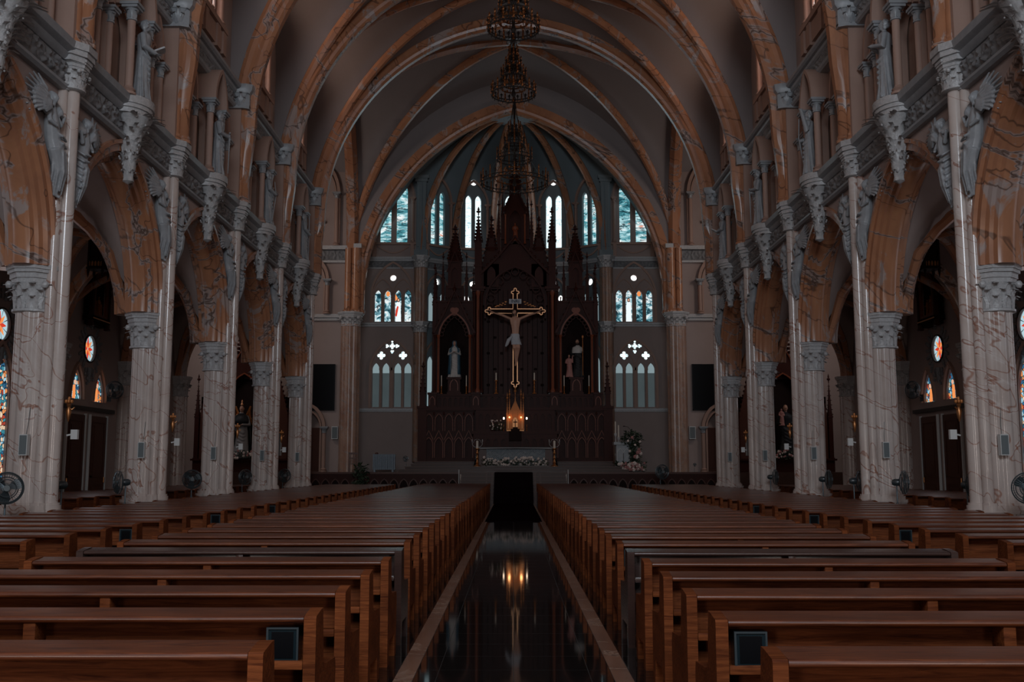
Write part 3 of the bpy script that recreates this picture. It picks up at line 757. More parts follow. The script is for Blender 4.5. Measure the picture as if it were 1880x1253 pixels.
# ------------------------------------------------------------------ triforium, consoles
T = thing('triforium_arcade', 'x', 'arcade', group='triforium arcades above the lower cornice')
def ty(mb, base=Matrix()): mb.M = Matrix(((0, 1, 0, 0), (1, 0, 0, 0), (0, 0, 1, 0), (0, 0, 0, 1))); return mb
mb = ty(MB())
holes = [lancet(u, 10.9, .52, 12.5) for u in (-2.05, -1.4, 1.4, 2.05)]
mb.plate([(-2.79, 10.55), (2.79, 10.55), (2.79, 13.9), (-2.79, 13.9)], holes+[lancet(0, 10.75, 1.0, 12.3)], 9.78, 9.98)
mb.build('screen_wall', 'arch_plaster', T)
mb = ty(MB()); mb.plate(lancet(0, 10.7, 1.2, 12.3), [], 10.02, 10.05); mb.build('niche_back', 'arch_plaster', T)
mb = ty(MB())
for u in (-2.05, -1.4, 1.4, 2.05):
    mb.strip(archline(u, 12.5, .56, 1.0, 6, 10.9), -.07, 9.66, 9.80)
for u in (-1.72, 1.72):
    mb.strip(archline(u, 12.75, 1.42, 1.2, 8), -.12, 9.58, 9.80)
mb.build('arch_moulding', 'arch_plaster', T, 30)
mb = ty(MB())
for u in (-2.05, -1.4, 1.4, 2.05):
    for i in range(10):
        z = 11.0+i*.17
        mb.tube([(u-.25, 9.90, z), (u, 9.90, z+.12), (u+.25, 9.90, z)], .010, 4); mb.tube([(u-.25, 9.90, z+.10), (u, 9.90, z), (u+.25, 9.90, z+.10)], .010, 4)
mb.build('lattice', 'dark_iron', T)
mb = MB(); mb.box(10.0, 10.06, -2.4, -1.0, 10.6, 13.2); mb.box(10.0, 10.06, 1.0, 2.4, 10.6, 13.2); mb.build('shade_backing', 'passage_shade', T)  # dark sheets standing in for the shade of the passage behind
for u in (-2.42, -1.72, -1.02, 1.02, 1.72, 2.42, ):
    st = MB(); cp = MB(); colonnette(st, cp, 9.64, u, 10.6, 12.6, .085, .36)
    o = st.build('colonnette', 'arch_plaster', T); cp.build('colonnette_capital', 'grey_stone', o)
for u in (-.56, .56):
    st = MB(); cp = MB(); colonnette(st, cp, 9.30, u, 10.6, 12.9, .10, .40)
    o = st.build('colonnette', 'arch_plaster', T); cp.build('colonnette_capital', 'grey_stone', o)
mb = ty(MB()); 
for x0, x1 in ((9.12, 9.78),):
    mb.strip(archline(0, 12.9, 1.06, 1.5, 10), -.13, x0, x1)
mb.build('niche_canopy', 'arch_plaster', T, 30)
sn = snapshot(T)
BL = ['at the photo edge', 'in the nearest full bay', 'in the second bay from the camera', 'in the third bay from the camera', 'in the farthest bay']
for s in (-1, 1):
    for k, y in enumerate(BAYC):
        lab = 'pink colonnette arcade on the %s nave wall, %s' % ('left' if s < 0 else 'right', BL[k])
        if s > 0 and k == 0: T.location = (0, y, 0); T['label'] = lab
        else: dup(sn, (0, y, 0), 0, s < 0, lab)
K = thing('console', 'x', 'bracket', group='foliage consoles at the arch tops')
mb = MB()
for z0, z1, g in ((10.20, 10.32, 0), (10.32, 10.42, .05), (10.42, 10.62, .09)):
    mb.rings([[(9.5-(.52+g)*math.cos(a) if abs(a) < PI/2 else 9.6, (.62+g)*math.sin(a), z) for a in [-PI/2+i*PI/10 for i in range(11)]] for z in (z0, z1)])
mb.build('balcony_slab', 'pale_stone', K, 35)
mb = MB()
mb.lathe([(.02, 8.55), (.13, 8.62), (.10, 8.75), (.16, 9.0), (.14, 9.2), (.24, 9.5), (.26, 9.75), (.42, 10.05), (.5, 10.2)], 20, (9.42, 0), lambda a: 1+.08*math.cos(7*a))
for z, h, r0, r1, k, ph in ((9.86, .34, .30, .60, 11, .5), (9.60, .36, .24, .50, 10, .5), (9.30, .34, .18, .40, 9, .5), (9.0, .30, .14, .30, 8, 0), (9.72, .48, .25, .58, 9, 0), (9.45, .42, .2, .44, 8, .5), (9.12, .40, .15, .34, 7, 0), (8.85, .32, .12, .25, 6, .5), (8.62, .26, .09, .2, 5, 0)):
    leaves(mb, (9.42, 0), z, h, r0, r1*1.22, k, ph, 1.0)
for i in range(36):
    a = random.uniform(0, 2*PI); z = random.uniform(8.75, 10.15); r = .13+(z-8.7)*.24; q = random.uniform(.016, .032)
    mb.ell((9.42+r*math.cos(a), r*math.sin(a), z), (q, q*1.2, q*1.3), 6, 5)
mb.build('carved_foliage', 'pale_stone', K, 50)
sn = snapshot(K)
for s in (-1, 1):
    for k, y in enumerate(BAYC):
        lab = 'carved leaf console with balcony on the %s wall, %s' % ('left' if s < 0 else 'right', BL[k])
        if s > 0 and k == 0: K.location = (0, y, 0); K['label'] = lab
        else: dup(sn, (0, y, 0), 0, s < 0, lab)

# ------------------------------------------------------------------ apse
AP = setting('wall_apse')
CR = Vector((0, 59.2, 23.0)); CC = (0.0, 1.4)
VERT = [(-9.35, 61.0), (-5.68, 61.0), (-3.78, 62.4), (-1.32, 62.9), (1.32, 62.9), (3.78, 62.4), (5.68, 61.0), (9.35, 61.0)]
NW = [30]
def hw(s_, L, wide):
    """height of the wall top under its vault cell"""
    d = abs(2*s_-1); return 14.5+(6.3 if wide else 6.4)*math.sqrt(max(0, 1-(d**2.2)))
def apse_face(i):
    p0 = Vector((*VERT[i], 0)); p1 = Vector((*VERT[i+1], 0)); L = (p1-p0).length; U = (p1-p0)/L; Wv = Vector((-U.y, U.x, 0))
    if Wv.y < 0: Wv = -Wv
    wide = i in (0, 6); c = L/2
    if i == 0: c = 9.35-7.40
    if i == 6: c = 7.40-5.68
    def fr(): return MB().frame(p0, U, Wv)
    top = [(L*j/20, hw(j/20, L, wide)) for j in range(21)]
    poly = [(0, 1.2), (L, 1.2)]+list(reversed(top))
    if wide:
        lows = [lancet(c+d, 5.27, .43, 7.55, 1.3) for d in (-.97, -.36, .36, .97)]
        foils = [foil(c-.66, 8.42, .26), foil(c+.66, 8.42, .26), foil(c, 9.0, .2), foil(c, 9.33, .13, 3, 30, PI/2), foil(c-.3, 9.0, .14, 3, 30, 0), foil(c+.3, 9.0, .14, 3, 30, 0), foil(c, 8.66, .13, 3, 30, PI/2)]
        mids = [lancet(c+d, 10.5, .40, 12.1, 1.2) for d in (-.92, -.32, .32, .92)]
        circ = [circle(c, 13.22, .19)]
        ups = [lancet(c+d, 15.46, .68, 18.6, 1.2) for d in (-.50, .50)]
        gl = ('haze_glass', 'storm_glass', 'sky_glass')
    else:
        lows = [lancet(c+d, 5.27, .5, 8.0, 1.2) for d in (-.42, .42)]; foils = [circle(c, 9.2, .2)]
        mids = [lancet(c+d, 10.6, .46, 12.0, 1.2) for d in (-.40, .40)]; circ = [circle(c, 13.1, .22)]
        ups = [lancet(c+d, 15.45, .40 if i != 3 else .45, 18.5, 1.4) for d in (-.31, .31)]
        gl = ('haze_glass_bright', 'bright_glass', 'clear_daylight' if i in (2, 3, 4) else 'sky_glass')
        if i in (1, 5): gl = (gl[0], 'haze_glass_bright', gl[2])
        if i in (2, 4): foils = []
    holes = lows+foils+mids+circ+ups
    if not wide and i != 3: holes.append(circle(c, 19.72, .2))
    if i == 3: holes = mids+ups
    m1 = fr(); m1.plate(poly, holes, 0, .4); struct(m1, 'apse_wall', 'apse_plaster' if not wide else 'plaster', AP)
    for grp, g, nm in ((lows+foils, gl[0], 'lower'), (mids+circ, gl[1], 'middle'), (ups, gl[2], 'upper')):
        if i == 3 and nm == 'lower': continue
        wn = setting('window_%d' % NW[0]); NW[0] += 1
        for h_ in grp:
            gg = g
            if h_ in foils or h_ in circ: gg = 'bright_glass'
            if h_ in foils and wide: gg = 'clear_daylight'
            p = fr(); p.plate(h_, [], .22, .24); struct(p, 'pane', gg, wn)
            x0 = h_[0][0]
            if wide and nm == 'lower' and h_ in lows:
                p = fr(); p.plate([(h_[0][0], 7.35), (h_[1][0], 7.35)]+[q for q in h_[2:]], [], .19, .21); struct(p, 'top_light', 'haze_glass_bright', wn)
        if nm == 'upper' and not wide and i != 3:
            p = fr(); p.plate(circle(c, 19.72, .2), [], .22, .24); struct(p, 'pane', 'bright_glass', wn)
        f_ = fr()
        if wide and nm == 'lower':
            f_.strip(archline(c, 7.45, 2.5, .62, 12, 5.2), -.13, -.12, .02)
            for d in (-.665, .665): f_.strip(archline(c+d, 7.7, 1.18, .9, 8), -.06, -.06, .02)
            for d in (-1.28, -.665, -.05, .05, .665, 1.28): f_.box(c+d-.05, c+d+.05, -.10, .04, 5.2, 7.6); f_.box(c+d-.09, c+d+.09, -.14, .04, 7.5, 7.66)
        elif wide and nm == 'middle':
            f_.strip(archline(c, 12.05, 2.5, .85, 12, 10.45), -.13, -.12, .02)
            for d in (-.62, .62): f_.strip(archline(c+d, 12.15, 1.14, .9, 8), -.07, -.07, .02)
            for d in (-.92, -.32, .32, .92): f_.strip(archline(c+d, 12.1, .46, 1.2, 6), -.05, -.05, .02)
            for d in (-1.28, -.62, 0, .62, 1.28): f_.box(c+d-.055, c+d+.055, -.10, .04, 10.42, 12.1); f_.box(c+d-.1, c+d+.1, -.14, .04, 12.0, 12.14)
        elif nm == 'upper':
            ww = 2.3 if wide else 1.7
            f_.strip(archline(c, 18.2, ww, 1.1, 12, 15.4), -.14, -.14, .02)
            f_.box(c-ww/2-.3, c+ww/2+.3, -.16, .02, 15.28, 15.42)
            for d in (-ww/2-.02, ww/2+.02): f_.box(c+d-.11, c+d+.11, -.24, .02, 14.5, 15.3)
            sw = [(c-ww*.42+ww*.84*t, 15.15-.42*math.sin(PI*t)) for t in [j/10 for j in range(11)]]
            f_.strip(sw, .09, -.07, .02)
        else:
            ww = 1.7
            z0 = 10.45 if nm == 'middle' else 5.2; zz = 12.2 if nm == 'middle' else 8.1
            f_.strip(archline(c, zz, ww, .7, 10, z0), -.11, -.10, .02)
        struct(f_, 'tracery', 'arch_plaster', wn, 30)
        if nm == 'upper':
            st = fr(); cp = fr()
            for d in (-ww/2-.04, ww/2+.04): colonnette(st, cp, c+d, -.15, 15.42, 18.25, .08)
            struct(st, 'colonnette', 'arch_plaster', wn); struct(cp, 'colonnette_capital', 'arch_plaster', wn)
        if wide and nm == 'middle':      # the small robed figure in the glass
            sd = .32 if i == 0 else -.32
            x = c+sd; wn2 = wn
            def g2(pts, mat, w_, nme):
                p = fr(); p.plate([(x+a, 10.5+b) for a, b in pts], [], w_, w_+.012); struct(p, nme, mat, wn2)
            g2([(-.17, 0), (.18, 0), (.15, .6), (.14, 1.05), (.10, 1.25), (-.10, 1.25), (-.14, 1.05), (-.15, .6)], 'glass_white', .20, 'figure_robe')
            if i == 0:
                g2([(-.18, .35), (-.08, .35), (.02, .95), (-.06, 1.0), (-.15, .75)], 'glass_red', .18, 'figure_sash')
                g2([(-.19, 1.3), (-.19, 1.75), (-.02, 1.45)], 'glass_orange', .20, 'sunbeam')
            g2([(.09*math.cos(a), 1.36+.13*math.sin(a)) for a in [j*PI/6 for j in range(12)]], 'glass_brown', .18, 'figure_hair')
            g2([(.05*math.cos(a), 1.36+.075*math.sin(a)) for a in [j*PI/6 for j in range(12)]], 'glass_skin', .165, 'figure_face')
            x = c-sd
            g2([(.12*math.cos(a), 1.75+.16*math.sin(a)) for a in [j*PI/6 for j in range(12)]], 'glass_orange', .20, 'sun_disc')
    co = fr()
    for z0, z1, d in ((10.18, 10.30, .08), (10.30, 10.42, .16), (13.78, 13.86, .06), (14.24, 14.36, .14), (14.36, 14.5, .22)): co.box(-.02, L+.02, -d, .02, z0, z1)
    if wide: co.box(0, L, -.1, .02, 4.98, 5.06); co.box(0, L, -.16, .02, 5.06, 5.18)
    struct(co, 'string_course', 'pale_stone', AP)
    fz = fr(); fz.grid(lambda a, b: (a*L, -.02-.08*scroll_h(a*L, b), 13.86+.38*b), int(L/.06), 10); struct(fz, 'carved_frieze', 'dark_frieze', AP, 75)
    # vault cell from this wall to the crown
    v = MB()
    def cell(a, b):
        B = p0.lerp(p1, a); z0 = hw(a, L, wide); th = b*PI/2; k = 1-math.cos(th)
        tgt = Vector((CR.x*1.0+0, CR.y, 0)); q = B.lerp(tgt, k)
        return (q.x, q.y, z0+(CR.z-z0)*math.sin(th))
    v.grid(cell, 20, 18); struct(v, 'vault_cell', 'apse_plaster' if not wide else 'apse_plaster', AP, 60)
for i in range(7): apse_face(i)
for i, (x, y) in enumerate(VERT[1:-1]):
    pts = []
    for j in range(22):
        th = j/21*PI/2; k = 1-math.cos(th); q = Vector((x, y, 0)).lerp(Vector((0, CR.y, 0)), k)
        pts.append((q.x, q.y-.12, 14.5+(CR.z-14.5)*math.sin(th)-.08))
    mb = MB(); mb.tube(pts, [.24-.06*j/21 for j in range(22)], 8); struct(mb, 'apse_rib', 'orange_marble', AP)
mb = MB(); mb.lathe([(1.3, 22.62), (1.35, 22.7), (1.15, 22.66), (1.1, 22.75), (.4, 22.75), (.35, 22.6), (.05, 22.6)], 32, (0, CR.y-.3), lambda a: 1+.02*math.cos(16*a)); struct(mb, 'crown_disc', 'grey_stone', AP)
# roof and side walls of the chancel bay
mb = MB()
mb.box(-9.6, -9.35, 57.5, 61.3, 1.2, 23); mb.box(9.35, 9.6, 57.5, 61.3, 1.2, 23)
R = 12.3; a1 = math.acos(3/R); arcp = [(-3+R*math.cos(a1*i/20), 11.2+R*math.sin(a1*i/20)) for i in range(21)]
pf = arcp+[(-x, z) for x, z in reversed(arcp[:-1])]
mb.rings([[(x, 57.6, z) for x, z in pf], [(x, 61.0, z) for x, z in pf]], cap=False, closed=False)
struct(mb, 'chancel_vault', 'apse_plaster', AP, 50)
mb = MB(); mb.box(-21, 21, 64, 64.3, 0, 26); mb.box(-9.6, 9.6, 61.05, 64, 23.4, 23.6); struct(mb, 'outer_shell', 'dark_panel', AP)

# east piers (lower striped column with capital, orange shafts above) and apse columns
for s in (-1, 1):
    side = 'left' if s < 0 else 'right'
    P = thing('chancel_pier', 'tall %s chancel pier with striped marble foot and orange shafts above' % side, 'column', (0, 57.2, 0), group='chancel piers')
    def nb(): m_ = MB(); m_.M = (Matrix() if s > 0 else MIR).copy(); return m_
    m1 = nb(); q = lobed(.50); m1.rings([[(9.32+x, y, z) for x, y in q] for z in (1.4, 5, 9.75)]); m1.build('shaft', 'striped_marble', P, 30)
    m1 = nb(); capital(m1, (9.32, 0), 9.65, 10.45, .5, 10); m1.build('capital', 'pale_stone', P, 40)
    for dx, dy, r in ((9.05, -.15, .26), (9.50, -.2, .20), (8.75, 0, .16)):
        m1 = nb(); m1.lathe([(r*1.4, 10.42), (r*1.4, 10.55), (r*1.15, 10.62), (r, 10.7), (r, 14.2)], 16, (dx, dy)); m1.build('upper_shaft', 'orange_marble', P)
    m1 = nb(); m1.box(8.75, 9.2, -.36, .1, 14.2, 14.45); m1.box(8.85, 9.1, -.3, .1, 13.6, 14.2); m1.build('upper_capital', 'pale_stone', P)
    for q_ in range(1):
        P = thing('apse_column', '%s marble column beside the tall dark altar, two stages high' % side, 'column', (s*5.68, 60.75, 0), group='apse columns')
        for z0, z1, zc in ((1.98, 9.8, 10.42), (10.42, 13.8, 14.5)):
            mb = MB(); q = lobed(.36); mb.rings([[(x, y, z) for x, y in q] for z in (z0, z1)]); mb.build('shaft', 'striped_marble', P, 30)
            mb = MB(); capital(mb, (0, 0), z1-.02, zc, .38, 9); mb.build('capital', 'pale_stone', P, 40)
        mb = MB(); mb.box(-.3, .3, -.1, .25, 14.5, 19.6); mb.box(-.42, .42, -.2, .25, 14.5, 14.9); mb.box(-.38, .38, -.18, .25, 19.2, 19.4); mb.box(-.46, .46, -.24, .25, 19.4, 19.6)
        for d in (-.17, .17): mb.box(d-.06, d+.06, -.16, -.1, 15.1, 19.1)
        mb.build('pilaster', 'apse_plaster', P)
# wall screens
for s in (-1, 1):
    t = thing('wall_screen', 'tall black screen on the %s wall beside the chancel' % ('left' if s < 0 else 'right'), 'screen', (s*10.85, 57.56, 6.2), group='black wall screens')
    mb = MB(); mb.box(-.60, .60, -.06, .0, -1.30, 1.30); mb.build('panel', 'screen_black', t)
    mb = MB(); mb.strip([(-.63, -1.33), (.63, -1.33), (.63, 1.33), (-.63, 1.33), (-.63, -1.33)], .05, -.08, .01); mb.build('frame', 'dark_panel', t)

# ------------------------------------------------------------------ platform, stairs
PF = setting('floor_platform')
mb = MB(); mb.box(-9.9, 9.9, 49, 57.6, 0, 1.40); mb.box(-20.2, 20.2, 53.5, 64, 0, 1.395); mb.box(-9.3, 9.3, 57.6, 61, 1.39, 1.40)
struct(mb, 'platform', 'platform_floor', PF)
mb = MB(); mb.box(-5.9, 5.9, 52.0, 57.6, 1.40, 1.55); mb.box(-5.6, 5.6, 52.4, 57.6, 1.55, 1.70); mb.box(-5.75, 5.75, 57.0, 60.3, 1.70, 1.84); mb.box(-5.6, 5.6, 57.4, 60.3, 1.84, 1.98)
struct(mb, 'altar_steps', 'step_stone', PF)
mb = MB()
for k in range(8): mb.box(-2.5, 2.5, 46.6+.3*k, 49.0, .175*k, .175*(k+1))
struct(mb, 'stairs', 'step_stone', PF)
mb = MB()
for k in range(8):
    for a, b_ in ((-2.52, -.95), (.95, 2.52)): mb.box(a, b_, 46.57+.3*k, 46.64+.3*k, .175*(k+1)-.03, .175*(k+1)+.006)
for x in (-1.32, -1.06, .98, 1.24):
    for k in range(8): mb.box(x, x+.08, 46.56+.3*k, 46.88+.3*k, .175*k, .175*(k+1)+.010)
struct(mb, 'step_nosing', 'nosing', PF)
mb = MB()
for y, z, x in ((52.0, 1.55, 5.9), (52.4, 1.70, 5.6), (57.0, 1.84, 5.75), (57.4, 1.98, 5.6)): mb.box(-x-.03, x+.03, y-.04, y+.04, z-.035, z+.004)
struct(mb, 'altar_step_nosing', 'nosing', PF)
mb = MB()
for k in range(8): mb.box(-.92, .92, 46.57+.3*k, 46.9+.3*k, .175*k, .175*(k+1)+.012)
mb.box(-.92, .92, 48.9, 51.9, 1.40, 1.412)
struct(mb, 'stair_carpet', 'carpet', PF)
tag(MB().box(-.88, .88, 31.5, 46.5, .002, .02).build('carpet_runner', 'carpet'), 'black carpet runner on the centre aisle leading to the altar steps', 'carpet')
for s in (-1, 1):
    t = thing('railing_panel', 'dark carved wooden front of pointed arches along the %s platform edge' % ('left' if s < 0 else 'right'), 'panelling', (s*6.2, 48.9, 0), group='platform front panelling')
    mb = MB(); mb.box(-3.6, 3.6, 0, .05, 0, 1.36); mb.build('back_board', 'reredos_back', t)
    mb = MB(); holes = [lancet(-3.3+.47*k, .18, .36, .72, 1.2, 5) for k in range(15)]
    mb.plate([(-3.6, 0), (3.6, 0), (3.6, 1.36), (-3.6, 1.36)], holes, -.06, 0); mb.build('arcade_board', 'reredos_wood', t)
    mb = MB(); mb.box(-3.7, 3.7, -.12, .1, 1.34, 1.43); mb.box(-3.65, 3.65, -.10, 0, 0, .12)
    for k in range(15): mb.strip(archline(-3.3+.47*k, .72, .40, 1.2, 5, .18), -.035, -.085, -.05)
    mb.build('moulding', 'door_wood', t)
    t = thing('metal_post', 'thin bright metal post at the %s end of the platform steps' % ('left' if s < 0 else 'right'), 'post', (s*2.62, 48.75, 0), group='metal posts at the steps')
    mb = MB(); mb.lathe([(.02, .1), (.02, 1.55)], 8); mb.build('pole', 'white_plastic', t); mb = MB(); mb.lathe([(.12, 0), (.12, .03), (.03, .08), (.02, .12)], 12); mb.build('base', 'dark_iron', t)

# ------------------------------------------------------------------ pews
def make_pew(L, matn, name='pew'):
    p = thing(name, 'x', 'pew')
    pm = 'pew_panel_wood' if matn == 'pew_wood' else matn
    def bb(n, *boxes, bev=.008):
        mb = MB()
        for b in boxes: mb.box(*b)
        o = mb.build(n, pm, p, None)
        m = o.modifiers.new('b', 'BEVEL'); m.width = bev; m.segments = 2
        dg = bpy.context.evaluated_depsgraph_get(); dg.update()
        me = bpy.data.meshes.new_from_object(o.evaluated_get(dg)); o.modifiers.clear(); o.data = me
        me.polygons.foreach_set('use_smooth', [True]*len(me.polygons)); me.set_sharp_from_angle(angle=math.radians(30)); return o
    mb = MB(); mb.rings([[(x, -.200+.019*math.cos(a), .868+.019*math.sin(a)) for a in [PI*1.5-PI*j/9 for j in range(10)]]+[(x, .0, .905), (x, .01, .89), (x, .0, .872), (x, -.17, .853)] for x in (.075, L-.075)])
    mb.build('ledge', matn, p, 50)
    for x in (0, L-.075):
        mb = MB(); pr = [(-.225, 0), (-.225, .875), (-.215, .888), (-.08, .906), (-.02, .908), (.02, .60), (.10, .58), (.40, .56), (.42, .50), (.40, 0), (.30, 0), (.27, .20), (-.10, .20), (-.13, 0)]
        mb.rings([[(x+.004, y, z) for y, z in pr], [(x+.071, y, z) for y, z in pr]]); mb.build('end_panel', pm, p, 30)
    bb('back_panel', (.075, L-.075, -.06, -.035, .40, .88))
    bb('bracket', (L/2-.035, L/2+.035, -.20, -.06, .56, .855))
    bb('book_shelf', (.075, L-.075, -.205, -.06, .615, .637), (.075, L-.075, -.21, -.19, .60, .650))
    bb('seat', (.075, L-.075, -.06, .40, .42, .45))
    bb('foot_rail', (.075, L-.075, -.20, -.12, .12, .17), (.075, L-.075, .30, .33, .08, .40))
    mb = MB(); mb.box(.075, L-.075, -.62, -.46, .17, .21)
    for x in (.2, L/2, L-.25): mb.box(x, x+.05, -.60, -.18, .0, .17)
    bb_ = mb.build('kneeler', matn, p, None)
    return p
ROW = [4.78+1.075*i for i in range(41)]
LI, XI = 3.16, 1.09; LO, XO = 3.25, 5.28
pewA = make_pew(LI, 'pew_wood'); sA = snapshot(pewA)
pewB = make_pew(LI, 'dark_pew_wood'); sB = snapshot(pewB)
pewC = make_pew(LO, 'pew_wood'); sC = snapshot(pewC)
usedp = set()
def put_pew(sn, x, y, label, group):
    r = sn[0]
    if r.name in usedp:
        r = dup(sn, (x, y, 0), 0, False, label)
    else: usedp.add(r.name); r.location = (x, y, 0); r['label'] = label
    r['group'] = group; return r
for s in (-1, 1):
    side = 'left' if s < 0 else 'right'; dy = 0 if s < 0 else -.14
    for i, y in enumerate(ROW):
        jit = random.uniform(-.02, .02); dark = (i == 5)
        x = XI+jit if s > 0 else -XI-LI+jit
        lab = 'brown wooden pew just %s of the centre aisle, %s row counted from the camera' % (side, ordw(i))
        if dark: lab = 'darkest, near black glossy pew %s of the centre aisle, sixth row from the camera' % side
        put_pew(sB if dark else sA, x, y+dy+random.uniform(-.02, .02), lab, 'pews along the centre aisle')
        if i >= 4 and y < 46:
            x = XO if s > 0 else -XO-LO
            put_pew(sC, x, y+dy+.12+random.uniform(-.02, .02), 'brown wooden pew in the outer %s block, %s row counted from the first one visible' % (side, ordw(i-4)), 'pews of the outer blocks')
    for i in range(22):
        y = 22.2+1.075*i
        x = 11.2 if s > 0 else -11.2-LO
        if abs(y-COLY[3]) < .01: continue
        put_pew(sC, x, y, 'dim wooden pew in the %s side aisle behind the piers, %s from the front' % (side, ordw(21-i)), 'pews of the side aisles')
# small black boxes under some ledges, at the aisle end
k = 0
bx = thing('pew_speaker', 'x', 'box', group='small black boxes under pew ledges')
mb = MB(); mb.box(-.085, .085, -.06, .04, -.093, .093); mb.build('case', 'book_black', bx)
mb = MB(); mb.strip([(-.088, -.094), (.088, -.094), (.088, .094), (-.088, .094), (-.088, -.094)], .014, -.068, -.05); mb.build('rim', 'fan_plastic', bx)
mb = MB(); mb.box(-.06, .06, -.064, -.06, -.07, .07); mb.build('front_cloth', 'screen_black', bx)
sn = snapshot(bx); f = True
for s in (-1, 1):
    side = 'left' if s < 0 else 'right'
    for (blk, i) in (('i', 1), ('i', 6), ('i', 11), ('o', 5), ('o', 9), ('o', 13), ('o', 17)):
        y = ROW[i]+(0 if s < 0 else -.14)+(.12 if blk == 'o' else 0)-.12; z = .73
        x = s*(XI+.075+.10) if blk == 'i' else s*(XO+.075+.10)
        lab = 'small black box under the ledge of the %s %s pew, %s row' % (side, 'inner' if blk == 'i' else 'outer', ordw(i) if blk == 'i' else ordw(i-4)+' visible')
        if f: bx.location = (x, y, z); bx['label'] = lab; f = False
        else: dup(sn, (x, y, z), 0, False, lab)

# ------------------------------------------------------------------ figures
def tb(mb, *pts):
    mb.tube([p[:3] for p in pts], [p[3] for p in pts], 10)
def robed(mb, h=2.0, hand_l=(.10, -.14, .56), hand_r=(-.10, -.14, .56), tilt=0.0, slant=.5, hem=.165, fold=.16, seed=0, head=True, sway=.02):
    rnd = random.Random(seed); n = 48; ph = rnd.uniform(0, 6)
    prof = [(0, hem), (.03, hem*.97), (.12, hem*.86), (.25, .125), (.40, .112), (.50, .112), (.58, .098), (.66, .104), (.74, .122), (.79, .120), (.825, .075), (.845, .036), (.88, .033)]
    R = []
    for t, r in prof:
        amp = fold*max(0, 1-t/.62)+.02
        fw = lambda a: 1+amp*(1.9*abs(math.sin(5.5*a+ph+slant*t*6))**.7-1.1)+amp*.4*math.sin(17*a+t*9)
        R.append([((r*fw(a))*math.cos(a)*h+sway*h*math.sin(t*4),
                   (r*.68*fw(a))*math.sin(a)*h+tilt*h*t*t, t*h) for a in [2*PI*j/n for j in range(n)]])
    mb.rings(R)
    for k in range(5):   # drapery crossing the front
        z = .50-.065*k; mb.tube([((-.13+.02*k)*h, -.02*h, (z+.10)*h), (-.04*h, -.088*h, (z+.02)*h), (.06*h, -.09*h, (z-.04)*h), (.125*h, -.02*h, (z+.02)*h)], [.010*h, .018*h, .018*h, .010*h], 6)
    tb(mb, (.105*h, 0, .785*h, .038*h), (.150*h, -.02*h, .62*h, .040*h), (hand_l[0]*h, hand_l[1]*h, hand_l[2]*h, .026*h))
    tb(mb, (-.105*h, 0, .785*h, .038*h), (-.150*h, -.02*h, .62*h, .040*h), (hand_r[0]*h, hand_r[1]*h, hand_r[2]*h, .026*h))
    if head: headshape(mb, h, 0, tilt*h*.9)
def hands(mb, h, hand):
    x, y, z = [q*h for q in hand]
    mb.ell((x, y-.01*h, z), (.016*h, .022*h, .012*h), 8, 6)
    for k in range(4): mb.tube([(x+(k-1.5)*.008*h, y-.02*h, z), (x+(k-1.5)*.009*h, y-(.05+.004*(k % 2))*h, z-.004*h)], .0042*h, 5)
    mb.tube([(x+.014*h, y-.01*h, z), (x+.024*h, y-.03*h, z+.006*h)], .0045*h, 5)
def headshape(mb, h, x=0, y=0, z=.925, hair=True, beard=False):
    c = (x, y-.006*h, z*h)
    mb.ell(c, (.041*h, .050*h, .060*h), 16, 12)
    mb.ell((x, y-.022*h, (z-.035)*h), (.026*h, .030*h, .026*h), 10, 8)
    mb.tube([(x, y-.050*h, (z+.012)*h), (x, y-.066*h, (z-.012)*h)], [.005*h, .010*h], 6)
    for s in (-1, 1):
        mb.ell((x+s*.016*h, y-.045*h, (z+.014)*h), (.012*h, .010*h, .004*h), 6, 5)
        mb.ell((x+s*.041*h, y, z*h), (.006*h, .010*h, .014*h), 6, 5)
    mb.ell((x, y-.049*h, (z-.030)*h), (.012*h, .008*h, .004*h), 6, 5)
    mb.tube([(x, y, (z-.04)*h), (x, y+.003*h, (z-.10)*h)], [.026*h, .030*h], 10)
    if hair:
        mb.ell((x, y+.012*h, (z+.018)*h), (.048*h, .052*h, .055*h), 12, 8)
        for s in (-1, 1): mb.ell((x+s*.038*h, y+.012*h, (z-.025)*h), (.018*h, .030*h, .045*h), 8, 6)
    if beard: mb.ell((x, y-.038*h, (z-.062)*h), (.022*h, .020*h, .032*h), 8, 6)
def stone(kind, seed):
    mb = MB(); h = 2.1
    pose = {'book': ((.02, -.17, .60), (-.08, -.15, .57)), 'sword': ((.03, -.15, .64), (.0, -.15, .60)), 'raised': ((.17, -.10, .97), (-.05, -.14, .55)),
            'prayer': ((.015, -.15, .68), (-.015, -.15, .68)), 'staff': ((.16, -.13, .66), (-.07, -.14, .52))}[kind]
    robed(mb, h, pose[0], pose[1], seed=seed, tilt=-.025 if kind in ('book', 'sword') else 0)
    rc = random.Random(seed)
    for k in range(60):
        a, e = rc.uniform(-.35, PI+.35), rc.uniform(-.9, 1.5); mb.ell((.054*h*math.cos(a)*math.cos(e), (.012+.056*math.sin(a)*math.cos(e))*h+(-.045*h if kind in ('book', 'sword') else 0), (.935+.062*math.sin(e))*h), (.026, .026, .028), 6, 5)
    hands(mb, h, pose[0]); hands(mb, h, pose[1])
    if kind in ('staff', 'sword', 'raised'): mb.ell((0, -.045*h, .86*h), (.024*h, .02*h, .035*h), 8, 6)
    mb.box(-.22*h/2, .22*h/2, -.10*h, .10*h, -.03, .03)
    return remesh(mb.build('figure', 'grey_stone'), .017, 1)
KINDS = ['book', 'sword', 'raised', 'staff', 'prayer']
